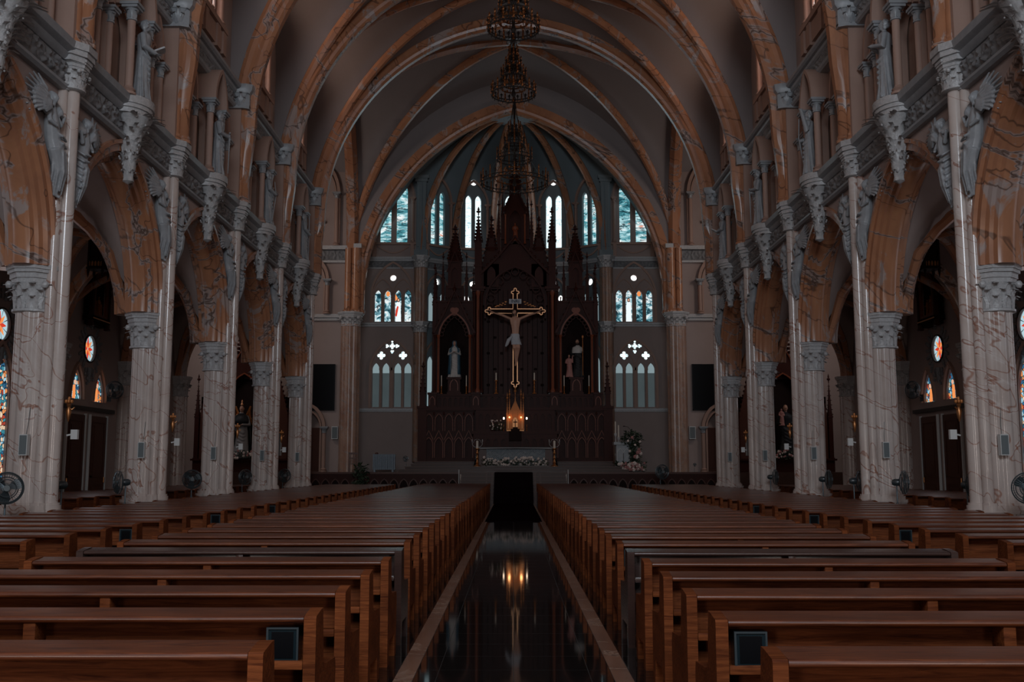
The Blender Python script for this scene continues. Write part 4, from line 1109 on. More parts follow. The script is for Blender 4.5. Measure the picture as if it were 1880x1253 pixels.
FD = {'book': 'holding an open book', 'sword': 'leaning on a long sword', 'raised': 'with one arm raised', 'staff': 'holding a tall staff', 'prayer': 'with joined hands'}
FIG = {}
def prop(kind, t):
    h = 2.1
    if kind == 'book':
        mb = MB(); mb.M = Matrix.Translation((-.02, -.42, 1.28)) @ Matrix.Rotation(-.5, 4, 'X')
        mb.rings([[(x, -.14, z), (x, .14, z), (x, .14, z+.04), (x, -.14, z+.04)] for x, z in ((-.19, .03), (0, 0), (.19, .03))]); mb.build('book', 'pale_stone', t)
    if kind == 'sword':
        mb = MB(); mb.tube([(.0, -.36, 1.42), (.0, -.34, .1)], [.028, .012], 8); mb.tube([(-.16, -.36, 1.36), (.16, -.36, 1.36)], .02, 8); mb.build('sword', 'grey_stone', t)
    if kind == 'staff':
        mb = MB(); mb.tube([(.34, -.30, .02), (.33, -.30, 2.0)], .022, 8); mb.tube([(.33, -.30, 2.0), (.40, -.30, 2.12), (.46, -.30, 2.02), (.42, -.30, 1.95)], .02, 8); mb.build('staff', 'grey_stone', t)
    if kind == 'raised':
        mb = MB(); mb.tube([(-.30, -.16, .1), (.05, -.32, 1.2), (.28, -.28, 1.75)], .018, 8); mb.build('spear', 'grey_stone', t)
seqL = ['staff', 'book', 'sword', 'raised', 'staff']; seqR = ['book', 'prayer', 'raised', 'sword', 'book']
for s in (-1, 1):
    side = 'left' if s < 0 else 'right'
    for k, y in enumerate(BAYC):
        kd = (seqL if s < 0 else seqR)[k]
        lab = 'grey stone statue %s, %s wall niche %s' % (FD[kd], side, ['at the photo edge', 'nearest the camera', 'second from the camera', 'third from the camera', 'farthest away'][k])
        if kd not in FIG:
            t = thing('statue', lab, 'statue', group='robed statues in the wall niches'); f_ = stone(kd, k+3); f_.parent = t; prop(kd, t)
            FIG[kd] = snapshot(t); t.location = (s*9.22, y, 10.66); t.rotation_euler = (0, 0, -s*PI/2+s*(-.35))
            # facing the nave, turned a little to the camera
        else:
            t = dup(FIG[kd], (s*9.22, y, 10.66), -s*PI/2+s*(-.35), False, lab)

# relief angels in the spandrels; local x away from the pier, local y into the wall
def angel_mesh(seed):
    mb = MB()
    tb(mb, (.80, -.10, 9.00, .11), (.78, -.12, 8.72, .15), (.66, -.10, 8.40, .17), (.60, -.14, 8.18, .17))          # torso
    tb(mb, (.60, -.14, 8.25, .17), (.52, -.18, 7.90, .15), (.44, -.12, 7.50, .10), (.44, -.10, 7.25, .06))          # legs and robe
    tb(mb, (.68, -.16, 8.20, .15), (.52, -.20, 7.80, .12), (.38, -.12, 7.45, .07))
    for k in range(6):
        z = 8.45-.15*k; mb.tube([(.88-.07*k, -.08, z+.14), (.68-.045*k, -.32, z), (.46-.02*k, -.30, z-.04), (.34, -.05, z+.10)], [.02, .034, .03, .015], 6)
    for k in range(7):
        u = .30+.055*k; yy = -.36+.022*(k-3)**2+.03*(k % 2); mb.tube([(u+.12, yy, 8.14), (u+.02, yy+.02, 7.72), (.31+.038*k, yy+.12, 7.38-.05*(k % 3))], [.020, .030, .016], 5)
    mb.tube([(.44, -.10, 7.3), (.40, -.2, 7.22)], [.045, .03], 6); mb.tube([(.36, -.1, 7.42), (.31, -.2, 7.33)], [.045, .03], 6)
    h = 1.8; headshape(mb, h, .83, -.16, 9.22/h); rc = random.Random(3)
    for k in range(40): a, e = rc.uniform(-.3, PI+.3), rc.uniform(-.6, 1.4); mb.ell((.83+.095*math.cos(a)*math.cos(e), -.13+.085*math.sin(a)*math.cos(e), 9.24+.11*math.sin(e)), (.024, .024, .024), 6, 5)
    tb(mb, (.70, -.12, 8.98, .05), (.52, -.2, 8.72, .055), (.40, -.22, 8.95, .03)); tb(mb, (.92, -.12, 8.95, .05), (1.02, -.2, 8.68, .055), (.86, -.30, 8.60, .03))
    rnd = random.Random(seed)
    for (bx_, bz, sg, L) in ((.92, 8.85, 1, 1.25), (.66, 8.9, -1, .62)):       # wings made of three rows of feathers
        for row, (ln, off) in enumerate(((1.0, 0), (.68, .05), (.40, .09))):
            for k in range(9-row):
                a = math.radians((-18 if sg > 0 else 0)+ (88 if sg > 0 else 75)*k/8); q = L*ln*(.72+.28*math.sin(a*1.3))
                ex, ez = bx_+sg*q*math.cos(a)*.95, min(9.56, bz+q*math.sin(a)*.62)
                mx, mz = (bx_+ex)/2, min(9.56, (bz+ez)/2+.09*L)
                mb.tube([(bx_, -.08-off, bz), (mx, -.13-off, mz), (ex, -.05-off*1.6, ez)], [.035, .050, .022], 5)
    return mb.build('relief', 'grey_stone')
AN = None
for s in (-1, 1):
    side = 'left' if s < 0 else 'right'
    for k in range(0, 6):
        for d in (-1, 1):
            if (k == 0 and d < 0) or (k == 5 and d > 0): continue
            lab = 'winged angel relief, %s wall, %s side of the pier %s' % (side, 'near' if d < 0 else 'far', ['at the photo edge', 'nearest the camera', 'second from the camera', 'third from the camera', 'fourth from the camera', 'farthest away'][k])
            # right wall, far side: local x=+y world, local y=+x world
            if AN is None:
                t = thing('angel_relief', lab, 'relief', group='winged angels in the spandrels')
                m1 = angel_mesh(1); remesh(m1, .018, 1); m1.parent = t; AN = snapshot(t)
            else: t = dup_snap(AN); t['label'] = lab
            t.location = (s*9.60, COLY[k], 0)
            # map local x to world y*d, local -y to nave side; swap of axes is a rotation plus an optional mirror
            if s > 0: t.rotation_euler = (0, 0, PI/2 if d > 0 else -PI/2)
            else: t.rotation_euler = (0, 0, PI/2 if d > 0 else -PI/2)
            # rotation +90: x->+y, y->-x ; want local y -> s*(+x)
            ydir = -1 if d > 0 else 1
            t.scale = (1, ydir*s, 1)

# ------------------------------------------------------------------ the tall wooden altarpiece
RX, RY = .10, 59.3
R_ = thing('altarpiece', 'towering dark carved wood gothic altarpiece filling the apse behind the altar', 'altarpiece', (RX, RY, 0))
def rb(mb, n, mat='reredos_wood', par=None, sm=35): return mb.build(n, mat, par or R_, sm)
mb = MB(); mb.box(-5.35, 5.35, -.30, .5, 1.98, 5.0); mb.box(-5.45, 5.45, -.42, .5, 1.98, 2.15); rb(mb, 'base')
for cx in (-3.87, 3.87):
    mb = MB(); hs = []
    for k in range(5):
        u = cx-1.16+.58*k; hs += [lancet(u, 2.28, .36, 2.95, 1.2, 5), lancet(u, 3.75, .34, 4.35, 1.2, 5)]
    mb.plate([(cx-1.48, 2.0), (cx+1.48, 2.0), (cx+1.48, 5.0), (cx-1.48, 5.0)], hs, -.40, -.30); rb(mb, 'blind_arcade')
    mb = MB()
    for k in range(5):
        u = cx-1.16+.58*k
        mb.strip(archline(u, 2.95, .44, 1.2, 6, 2.2), -.04, -.46, -.39); mb.strip([(u+.25, 3.2), (u, 3.75), (u-.25, 3.2)], -.05, -.47, -.40)
        mb.strip(archline(u, 4.35, .42, 1.2, 6, 3.75), -.03, -.45, -.39)
    rb(mb, 'arch_moulding', 'reredos_highlight')
    mb = MB()
    for k in range(6):
        u = cx-1.45+.58*k; mb.box(u-.03, u+.03, -.48, -.39, 2.15, 3.9); crocket_spire(mb, u, -.43, 3.9, 4.6, .05, 4)
    rb(mb, 'buttress')
    mb = MB(); mb.box(cx-1.55, cx+1.55, -.52, -.2, 4.95, 5.12); mb.box(cx-1.52, cx+1.52, -.46, -.2, 4.88, 4.95); rb(mb, 'shelf')
# centre block with gradine
mb = MB(); mb.box(-2.4, 2.4, -1.2, -.3, 1.98, 3.55); mb.box(-2.5, 2.5, -1.3, -.3, 3.55, 3.72); mb.box(-2.3, 2.3, -.55, -.3, 3.72, 5.0); mb.box(-2.45, 2.45, -.62, -.2, 4.95, 5.1); rb(mb, 'altar_block')
mb = MB(); hs = [lancet(-2.0+.4*k, 3.85, .26, 4.5, 1.2, 5) for k in range(11)]
mb.plate([(-2.3, 3.72), (2.3, 3.72), (2.3, 4.96), (-2.3, 4.96)], hs, -.62, -.55); rb(mb, 'blind_arcade')
mb = MB(); hs = [lancet(-2.0+.44*k, 2.2, .30, 3.0, 1.2, 5) for k in range(10)]
mb.plate([(-2.4, 1.98), (2.4, 1.98), (2.4, 3.55), (-2.4, 3.55)], hs, -1.28, -1.2); rb(mb, 'blind_arcade')
# predella row
mb = MB(); mb.box(-4.95, 4.95, -.15, .5, 5.1, 5.85); mb.box(-5.05, 5.05, -.30, .5, 5.80, 5.92); rb(mb, 'predella')
for a, b_, n in ((-1.9, 1.9, 10), (-4.6, -2.7, 6), (2.7, 4.6, 6)):
    mb = MB(); st_ = (b_-a)/n; hs = [lancet(a+st_*(k+.5), 5.2, st_*.66, 5.52, 1.1, 5) for k in range(n)]
    mb.plate([(a, 5.12), (b_, 5.12), (b_, 5.8), (a, 5.8)], hs, -.24, -.15); rb(mb, 'predella_arcade')
for x in (-4.85, -2.3, 2.3, 4.85):
    mb = MB(); mb.box(x-.24, x+.24, -.42, .3, 5.1, 5.95); mb.box(x-.29, x+.29, -.47, .3, 5.88, 6.0); mb.box(x-.29, x+.29, -.47, .3, 5.1, 5.2); rb(mb, 'pedestal')
    mb = MB(); mb.strip(archline(x, 5.5, .26, 1.2, 6, 5.25), -.04, -.46, -.40); rb(mb, 'pedestal_arch', 'reredos_highlight')
# niche bays with statues
for s in (-1, 1):
    c = s*3.60
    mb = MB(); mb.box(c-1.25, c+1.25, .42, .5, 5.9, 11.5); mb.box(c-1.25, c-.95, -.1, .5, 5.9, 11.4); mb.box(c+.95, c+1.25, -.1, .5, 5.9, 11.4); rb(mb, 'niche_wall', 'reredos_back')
    mb = MB(); mb.plate([(c-1.25, 5.92), (c-.85, 5.92)]+[(c-.85, 9.3)]+[(x, z) for x, z in reversed(archline(c, 9.3, 1.7, .8, 10))][1:-1]+[(c+.85, 9.3), (c+.85, 5.92), (c+1.25, 5.92), (c+1.25, 11.45), (c-1.25, 11.45)], [], -.20, -.05); rb(mb, 'niche_front')
    mb = MB(); mb.strip(archline(c, 9.3, 1.72, .8, 12, 6.0), -.09, -.30, -.15); rb(mb, 'niche_arch', 'reredos_highlight')
    mb = MB()
    pts = archline(c, 9.3, 1.7, .8, 7)
    for (x, z) in pts[1:-1]: mb.strip([(x*.90+c*.10+.13*math.cos(a), z-.08+.13*math.sin(a)) for a in [2*PI*j/10 for j in range(11)]], .04, -.22, -.14)
    rb(mb, 'cusps')
    mb = MB(); mb.strip([(c+1.15, 9.5), (c+.55, 10.7), (c, 12.0), (c-.55, 10.7), (c-1.15, 9.5)], -.12, -.40, -.2)
    for t in [j/7 for j in range(8)]:
        for q in (-1, 1): mb.ell((c+q*1.24*(1-t), -.3, 9.55+2.5*t), (.08, .08, .09), 6, 5)
    mb.lathe([(.05, 12.0), (.12, 12.2), (.04, 12.3), (.02, 12.55)], 8, (c, -.3)); rb(mb, 'gable', 'reredos_wood')
    mb = MB(); mb.plate(foil(c, 10.85, .28, 3, 30, PI/2), [], -.24, -.2); rb(mb, 'gable_foil', 'reredos_highlight')
    mb = MB()
    for k in range(15): u = c-1.25+k*.178; mb.box(u-.03, u+.03, -.2, -.1, 11.45, 11.62); mb.ell((u, -.15, 11.66), (.05, .05, .06), 6, 4)
    mb.box(c-1.3, c+1.3, -.26, -.04, 11.36, 11.47); rb(mb, 'cresting')
    for dx in (-1.12, -.93, .93, 1.12):
        mb = MB(); mb.lathe([(.10, 6.0), (.10, 6.1), (.06, 6.16), (.06, 9.2), (.10, 9.32), (.12, 9.42)], 10, (c+dx, -.30)); rb(mb, 'colonnette', 'reredos_highlight' if abs(dx) < 1 else 'reredos_wood')
    # spire tower
    mb = MB(); mb.box(c-.55, c+.55, -.1, .5, 11.45, 12.4); mb.box(c-.36, c+.36, -.1, .5, 12.4, 13.9); mb.box(c-.42, c+.42, -.15, .5, 13.8, 13.95); rb(mb, 'tower')
    mb = MB(); mb.plate([(c-.40, 12.2), (c+.40, 12.2), (c+.40, 13.7), (c-.40, 13.7)], [lancet(c, 12.4, .42, 13.1, 1.1)], -.2, -.1)
    mb.strip([(c+.42, 13.2), (c, 14.4), (c-.42, 13.2)], -.08, -.28, -.14); rb(mb, 'tower_front')
    mb = MB(); crocket_spire(mb, c, .15, 13.9, 15.75, .44, 9); rb(mb, 'spire')
    for dx, z0, z1 in ((-.70, 11.45, 14.0), (.70, 11.45, 14.0), (-1.12, 11.45, 13.0), (1.12, 11.45, 13.0)):
        mb = MB(); pinnacle(mb, c+dx, -.05, z0, z1, .18, .5, 5); rb(mb, 'pinnacle')
    mb = MB(); pinnacle(mb, s*4.78, -.15, 6.0, 13.3, .24, .72, 7); rb(mb, 'pinnacle')
    mb = MB(); mb.box(s*5.42-.26, s*5.42+.26, -.5, .1, 1.98, 5.15); mb.box(s*5.42-.32, s*5.42+.32, -.55, .1, 5.05, 5.2); pinnacle(mb, s*5.42, -.2, 5.2, 7.4, .30, .35, 6); rb(mb, 'outer_buttress')
    # tall shafts beside the centre bay
    c2 = s*2.20
    for dx, dy in ((-.20, -.25), (0, -.42), (.20, -.25)):
        mb = MB(); mb.lathe([(.14, 6.0), (.14, 6.15), (.085, 6.25), (.085, 11.7), (.13, 11.85), (.15, 12.05)], 10, (c2+dx, dy)); rb(mb, 'cluster_shaft', 'reredos_highlight' if dy < -.3 else 'reredos_wood')
    mb = MB(); mb.box(c2-.25, c2+.25, -.2, .4, 6, 12.0); mb.box(c2-.36, c2+.36, -.55, .4, 12.0, 12.12); mb.box(c2-.44, c2+.44, -.62, .4, 12.12, 12.28); rb(mb, 'cluster_core')
    mb = MB(); mb.box(c2-.21, c2+.21, -.36, .1, 12.28, 15.0); mb.box(c2-.26, c2+.26, -.40, .1, 13.5, 13.62)
    for (dx, dy) in ((0, -.37),): mb.add([(c2-.22, -.38, 14.6), (c2+.22, -.38, 14.6), (c2, -.38, 15.3), (c2, -.1, 15.1)], [(0, 1, 2), (0, 2, 3), (1, 2, 3)])
    crocket_spire(mb, c2, -.12, 15.0, 16.75, .26, 8); rb(mb, 'tall_pinnacle')
    # stepped gables rising to the centre tower
    c3 = s*1.42
    mb = MB(); mb.box(c3-.55, c3+.55, -.05, .45, 12.2, 13.4); mb.box(c3-.42, c3+.42, -.05, .45, 13.4, 14.5); mb.plate([(c3-.7, 13.1), (c3+.7, 13.1), (c3+.12, 15.3), (c3-.12, 15.3)], [], -.12, -.04)
    for t in [j/7 for j in range(8)]:
        for q in (-1, 1): mb.ell((c3+q*(.72-.6*t), -.08, 13.15+2.2*t), (.085, .07, .09), 6, 5)
    crocket_spire(mb, c3, .1, 14.5, 16.3, .36, 8); rb(mb, 'stepped_gable')
    mb = MB(); mb.plate([(c3-.45, 12.3), (c3+.45, 12.3), (c3+.45, 13.7), (c3-.45, 13.7)], [lancet(c3, 12.4, .5, 13.1, 1.1)], -.22, -.14); rb(mb, 'gable_niche')
    for x, z0, z1, ww in ((s*.98, 14.0, 17.2, .2), (s*.75, 15.2, 18.3, .18)):
        mb = MB(); pinnacle(mb, x, -.12, z0, z1, ww, .45, 7); rb(mb, 'pinnacle')
# centre bay
mb = MB(); mb.box(-2.0, 2.0, .40, .5, 5.9, 13.9); rb(mb, 'centre_back', 'reredos_wood')
mb = MB()
for k in range(13): mb.box(-1.9+k*.292, -1.9+k*.292+.03, .36, .41, 5.95, 12.2)
for k in range(26): x, z = -1.6+.8*(k % 5)+(.4 if (k//5) % 2 else 0), 6.5+.95*(k//5); mb.ell((x, .36, z), (.10, .05, .10), 6, 4)
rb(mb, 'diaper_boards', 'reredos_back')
mb = MB(); mb.plate([(-2.0, 11.2), (-1.72, 11.2)]+[(x, z) for x, z in reversed(archline(0, 11.2, 3.44, .35, 12))][1:-1]+[(1.72, 11.2), (2.0, 11.2), (2.0, 13.2), (.9, 14.2), (0, 15.1), (-.9, 14.2), (-2.0, 13.2)], [], -.22, -.08); rb(mb, 'centre_gable')
mb = MB(); mb.strip(archline(0, 11.2, 3.46, .35, 14, 10.4), -.10, -.32, -.18)
mb.strip([(2.05, 13.0), (1.0, 14.05), (0, 15.3), (-1.0, 14.05), (-2.05, 13.0)], -.12, -.40, -.2)
for t in [j/9 for j in range(10)]:
    for q in (-1, 1): mb.ell((q*2.1*(1-t), -.3, 13.1+2.2*t+.05), (.09, .08, .09), 6, 5)
rb(mb, 'centre_arch', 'reredos_wood')
mb = MB()
for (x, z) in archline(0, 11.2, 3.3, .35, 5)[0:11]: mb.strip([(x*.92+.24*math.cos(a), z-.1+.24*math.sin(a)) for a in [2*PI*j/12 for j in range(13)]], .05, -.2, -.12)
rb(mb, 'cusps')
# central tower and spire
mb = MB(); mb.box(-.85, .85, -.05, .45, 13.9, 15.6); mb.box(-.66, .66, -.05, .45, 15.6, 17.3); mb.box(-.36, .36, -.02, .4, 17.3, 18.7); rb(mb, 'centre_tower')
mb = MB(); mb.plate([(-.66, 14.9), (.66, 14.9), (.66, 17.0), (0, 18.4), (-.66, 17.0)], [lancet(0, 15.1, .75, 16.3, 1.1)], -.22, -.06); mb.strip([(.75, 16.7), (0, 18.5), (-.75, 16.7)], -.09, -.32, -.18)
for t in [j/6 for j in range(7)]:
    for q in (-1, 1): mb.ell((q*.78*(1-t), -.25, 16.8+1.7*t), (.07, .07, .08), 6, 5)
rb(mb, 'tower_gable')
for x in (-.58, .58):
    mb = MB(); mb.lathe([(.08, 14.9), (.05, 15.05), (.05, 16.6), (.08, 16.7)], 8, (x, -.30)); rb(mb, 'colonnette', 'reredos_highlight')
mb = MB(); crocket_spire(mb, 0, .12, 18.6, 20.6, .36, 8); rb(mb, 'centre_spire')
t = thing('statue', 'small dark seated figure in the top niche of the wooden altarpiece', 'statue', (RX, RY-.12, 15.1))
mb = MB(); robed(mb, 1.15, seed=9); o = remesh(mb.build('figure', 'reredos_highlight'), .03, 1); o.parent = t
# niche statues and candles
def painted(name, label, loc, h, robe, mantle, skin, pose, seed, beard=False, cat='statue', rz=0, hairc='hair', group=None):
    t = thing(name, label, cat, loc, rz, group)
    mb = MB(); robed(mb, h, pose[0], pose[1], seed=seed, head=False); o = remesh(mb.build('robe', robe), .016*h, 2); o.parent = t
    if mantle:
        mb = MB(); n = 40; R = []
        for q, r in ((.08, .17), (.25, .16), (.45, .15), (.62, .15), (.75, .145), (.82, .09), (.86, .055), (.93, .062), (.985, .048), (1.0, .02)) if mantle[1] else ((.08, .17), (.25, .16), (.45, .15), (.62, .15), (.76, .14), (.83, .08)):
            R.append([(r*h*math.cos(a)*(1+.06*math.sin(8*a+q*5)), r*.72*h*math.sin(a)*(1+.06*math.sin(8*a)), q*h) for a in [-PI*.30+2*PI*.80*j/n for j in range(n+1)]])
        mb.rings(R, cap=False, closed=False); o = mb.build('mantle', mantle[0], t); m = o.modifiers.new('s', 'SOLIDIFY'); m.thickness = .02*h
    mb = MB(); headshape(mb, h, hair=False); hands(mb, h, pose[0]); hands(mb, h, pose[1]); mb.build('head', skin, t, 60)
    mb = MB(); mb.ell((0, .016*h, .945*h), (.047*h, .050*h, .052*h), 12, 8)
    if beard: mb.ell((0, -.042*h, .872*h), (.024*h, .020*h, .034*h), 8, 6)
    mb.build('hair', hairc, t, 60)
    return t
for s, nm in ((-1, 'left'), (1, 'right')):
    t = thing('statue_pedestal', 'carved dark pedestal under the statue in the %s niche of the altarpiece' % nm, 'pedestal', (RX+s*3.6, RY+.05, 5.92), group='niche pedestals')
    mb = MB(); mb.box(-.42, .42, -.3, .3, 0, .12); mb.box(-.36, .36, -.26, .26, .12, .86); mb.box(-.44, .44, -.3, .3, .86, 1.0); mb.build('block', 'reredos_wood', t)
    mb = MB(); mb.strip(archline(0, .5, .4, 1, 6, .2), -.05, -.30, -.26); mb.build('moulding', 'reredos_highlight', t)
painted('statue', 'veiled female statue in blue mantle and white robe, left altarpiece niche', (RX-3.6, RY+.05, 6.92), 2.2, 'statue_white', ('statue_blue', True), 'statue_skin', ((.015, -.14, .68), (-.015, -.14, .68)), 21)
t = painted('statue', 'bearded male statue in dark robe with white cape, right altarpiece niche', (RX+3.68, RY+.05, 6.92), 2.3, 'statue_black', None, 'statue_skin', ((.12, -.14, .66), (-.12, -.14, .54)), 22, True)
mb = MB(); n = 40; mb.rings([[(r*2.3*math.cos(a), r*.8*2.3*math.sin(a), q*2.3) for a in [2*PI*j/n for j in range(n)]] for q, r in ((.62, .155), (.70, .145), (.77, .13), (.83, .06))], cap=False); mb.build('cape', 'statue_white', t)
mb = MB(); mb.tube([(.30, -.34, 0.1), (.30, -.34, 2.35)], .018, 8); mb.ell((.30, -.34, 2.38), (.06, .04, .1), 8, 6); mb.build('staff', 'gold', t)
t = painted('statue', 'small pink robed child statue beside the bearded figure in the right niche', (RX+3.18, RY-.12, 6.92), 1.35, 'statue_pink', None, 'statue_skin', ((.14, -.08, .95), (-.08, -.12, .58)), 23)

# crucifix
X_ = thing('crucifix', 'large dark cross outlined in gold with pale crucified figure, centre of the altarpiece', 'crucifix', (RX, RY-.85, 0))
def cross_outline(hw_, ax, zt, zb, za, e):
    def tre(cx, cz, dx, dz):
        # trefoil end: three lobes around the tip, going counter-clockwise
        base = math.atan2(dz, dx); pts = []
        for lobe, off in ((-PI/2, .55), (0, 1.25), (PI/2, .55)):
            a0 = base+lobe; lx, lz = cx+e*.95*(math.cos(a0) if lobe else math.cos(base)*1.15), cz+e*.95*(math.sin(a0) if lobe else math.sin(base)*1.15)
            for j in range(9): a = a0-PI*.62+PI*1.24*j/8; pts.append((lx+e*.62*math.cos(a), lz+e*.62*math.sin(a)))
        return pts
    P_ = [(hw_, zb)]
    P_ = [(hw_, za-hw_)]+[(ax-.1, za-hw_)]+tre(ax, za, 1, 0)+[(ax-.1, za+hw_), (hw_, za+hw_), (hw_, zt-.1)]+tre(0, zt, 0, 1)+[(-hw_, zt-.1), (-hw_, za+hw_), (-ax+.1, za+hw_)]
    P_ += tre(-ax, za, -1, 0)+[(-ax+.1, za-hw_), (-hw_, za-hw_), (-hw_, zb+.1)]+tre(0, zb, 0, -1)+[(hw_, zb+.1)]
    return P_
co = cross_outline(.15, 1.52, 11.86, 6.52, 10.75, .16)
mb = MB(); mb.plate(co, [], 0, .12); mb.build('cross_beams', 'reredos_back', X_)
mb = MB(); mb.strip(co+[co[0]], .055, -.05, .14); mb.build('gilt_edge', 'gold_trim', X_, None)
mb = MB(); mb.box(-.36, .36, -.07, 0, 11.18, 11.46); mb.build('title_board', 'cloth', X_)
cu = bpy.data.curves.new('inri', 'FONT'); cu.body = 'INRI'; cu.size = .27; cu.extrude = .008; cu.align_x = 'CENTER'; cu.align_y = 'CENTER'
to = bpy.data.objects.new('tmp', cu); C.objects.link(to); dg = bpy.context.evaluated_depsgraph_get(); dg.update()
me = bpy.data.meshes.new_from_object(to.evaluated_get(dg)); bpy.data.objects.remove(to); me.materials.clear(); me.materials.append(M_['screen_black'])
lo = bpy.data.objects.new('title_letters', me); C.objects.link(lo); lo.parent = X_; lo.location = (0, -.085, 11.32); lo.rotation_euler = (PI/2, 0, 0)
mb = MB()
for k in range(16):
    a = PI/4*(k % 4)+PI*.0; q = .42+.12*(k//4); aa = [(.55, .35), (-.55, .35), (.6, .2), (-.6, .2)][k % 4]; mb.ell((aa[0]*(1+.3*(k//4)), -.02, 10.95+aa[1]*(1-.22*(k//4))), (.07, .03, .05), 6, 4)
mb.build('corner_rays', 'brass', X_)
f_ = thing('figure', 'x', 'x'); 
for k_ in ('label', 'category'): del f_[k_]
bpy.data.objects.remove(f_)
mb = MB(); y = -.28
for s in (-1, 1):
    tb(mb, (s*.26, y, 10.25, .085), (s*.78, y+.03, 10.48, .075), (s*1.18, y+.10, 10.60, .05), (s*1.42, y+.13, 10.72, .038), (s*1.50, y+.13, 10.77, .03))
    for j in range(4): mb.tube([(s*1.50, y+.12, 10.77), (s*(1.60+.01*(j % 2)), y+.06+.0*j, 10.76+.03*(j-1.5))], .013, 5)
    mb.tube([(s*1.48, y+.1, 10.80), (s*1.53, y+.05, 10.85)], .014, 5)
mb.rings([[(rx*math.cos(a)+ox, y+ry*math.sin(a), z) for a in [2*PI*j/20 for j in range(20)]] for z, rx, ry, ox in
          ((9.05, .20, .14, 0), (9.2, .235, .155, 0), (9.45, .20, .13, .01), (9.7, .215, .13, .01), (9.95, .27, .155, 0), (10.15, .31, .155, 0), (10.3, .27, .12, 0), (10.38, .12, .09, 0))])
tb(mb, (-.11, y, 9.15, .14), (-.02, y-.17, 8.50, .115), (.02, y-.10, 8.38, .095), (.03, y+.02, 7.85, .065), (.04, y-.02, 7.66, .05), (.03, y-.13, 7.50, .035))
tb(mb, (.12, y, 9.15, .14), (.18, y-.15, 8.52, .115), (.17, y-.10, 8.40, .095), (.09, y-.03, 7.85, .065), (.03, y-.10, 7.62, .05), (-.01, y-.20, 7.47, .035))
mb.tube([(0, y, 10.35), (-.02, y-.08, 10.52)], [.075, .07], 10)
mb.M = Matrix.Translation((-.05, y-.13, 10.62)) @ Matrix.Rotation(.35, 4, 'Y') @ Matrix.Rotation(.5, 4, 'X') @ Matrix.Translation((0, 0, -.925*2.5))
headshape(mb, 2.5, 0, 0, .925, hair=False); mb.M = Matrix()
o = remesh(mb.build('figure', 'statue_skin'), .022, 2); o.parent = X_; o['label'] = 'pale crucified figure with bowed head'
mb = MB(); mb.ell((-.06, y-.07, 10.68), (.13, .15, .15), 12, 8); mb.ell((-.15, y-.10, 10.52), (.05, .08, .14), 8, 6); mb.ell((.06, y-.08, 10.52), (.05, .08, .14), 8, 6); mb.ell((-.09, y-.28, 10.44), (.05, .05, .08), 8, 6); mb.build('hair', 'hair', o)
mb = MB(); n = 36
mb.rings([[(rx*math.cos(a)*(1+.07*math.sin(7*a+z*8))+ox, y-.02+ry*math.sin(a)*(1+.08*math.sin(9*a+z*11)), z) for a in [2*PI*j/n for j in range(n)]] for z, rx, ry, ox in ((8.72, .30, .24, .06), (8.85, .28, .23, .04), (9.05, .26, .20, 0), (9.28, .25, .18, 0), (9.36, .22, .15, 0))])
mb.tube([(-.2, y-.15, 9.2), (-.38, y-.1, 9.0), (-.48, y-.08, 8.75), (-.55, y-.06, 8.62)], [.06, .10, .09, .04], 8); mb.build('loincloth', 'cloth', o)

# ------------------------------------------------------------------ altar and things on the platform
A_ = thing('altar', 'dark altar table with a pale lace front panel between two tall candlesticks', 'altar', (.12, 54.0, 1.70))
mb = MB(); mb.box(-2.15, 2.15, -.5, .6, .90, .98); mb.box(-2.22, 2.22, -.55, .62, .98, 1.02); mb.build('table_top', 'dark_panel', A_)
mb = MB(); mb.box(-1.95, 1.95, -.40, .5, 0, .9); mb.build('body', 'door_wood', A_)
mb = MB(); mb.grid(lambda a, b: (-1.55+3.1*a, -.46-.03*abs(math.sin(a*26))*abs(math.sin(b*9+math.sin(a*30)))-.02*math.sin(a*170)*math.sin(b*40), .10+.80*b), 180, 20); mb.build('lace_panel', 'altar_lace', A_, None)
for s in (-1, 1):
    mb = MB(); mb.rings([[(s*(2.0+.06*math.sin(j*1.3)), -.56+.03*j, .98), (s*(2.18+.04*math.sin(j*1.3)), -.56+.03*j, .02)] for j in range(8)], cap=False, closed=False)
    o = mb.build('side_cloth', 'book_black', A_); m = o.modifiers.new('s', 'SOLIDIFY'); m.thickness = .03
mb = MB(); mb.rings([[(x, y, z) for x, z in ((-2.1, .90), (-1.3, .93), (0, .95), (1.3, .93), (2.1, .90), (2.1, 1.0), (-2.1, 1.0))] for y in (-.53, -.56)]); mb.build('cloth_border', 'statue_grey_robe', A_)
def blossoms(root, n, region, mats, r=.06):
    pr = None
    for i in range(n):
        x, y, z = region(i)
        if pr is None or i < len(mats):
            mb = MB(); mb.ell((0, 0, 0), (r*.55, r*.55, r*.55), 8, 6)
            for k in range(6):
                a = k*PI/3; mb.ell((r*.55*math.cos(a), -.01, r*.55*math.sin(a)), (r*.48, r*.3, r*.48), 6, 5)
            mb.ell((0, -r*.5, 0), (r*.35, r*.3, r*.35), 6, 5)
            o = mb.build('blossom', mats[i % len(mats)], root, 80)
            pr = (pr or [])+[o]
        else: o = pr[i % len(pr)].copy(); C.objects.link(o); o.parent = root
        o.location = (x, y, z); o.rotation_euler = (random.uniform(-.5, .5), random.uniform(0, 3), random.uniform(-.6, .6)); k = random.uniform(.7, 1.25); o.scale = (k, k, k)
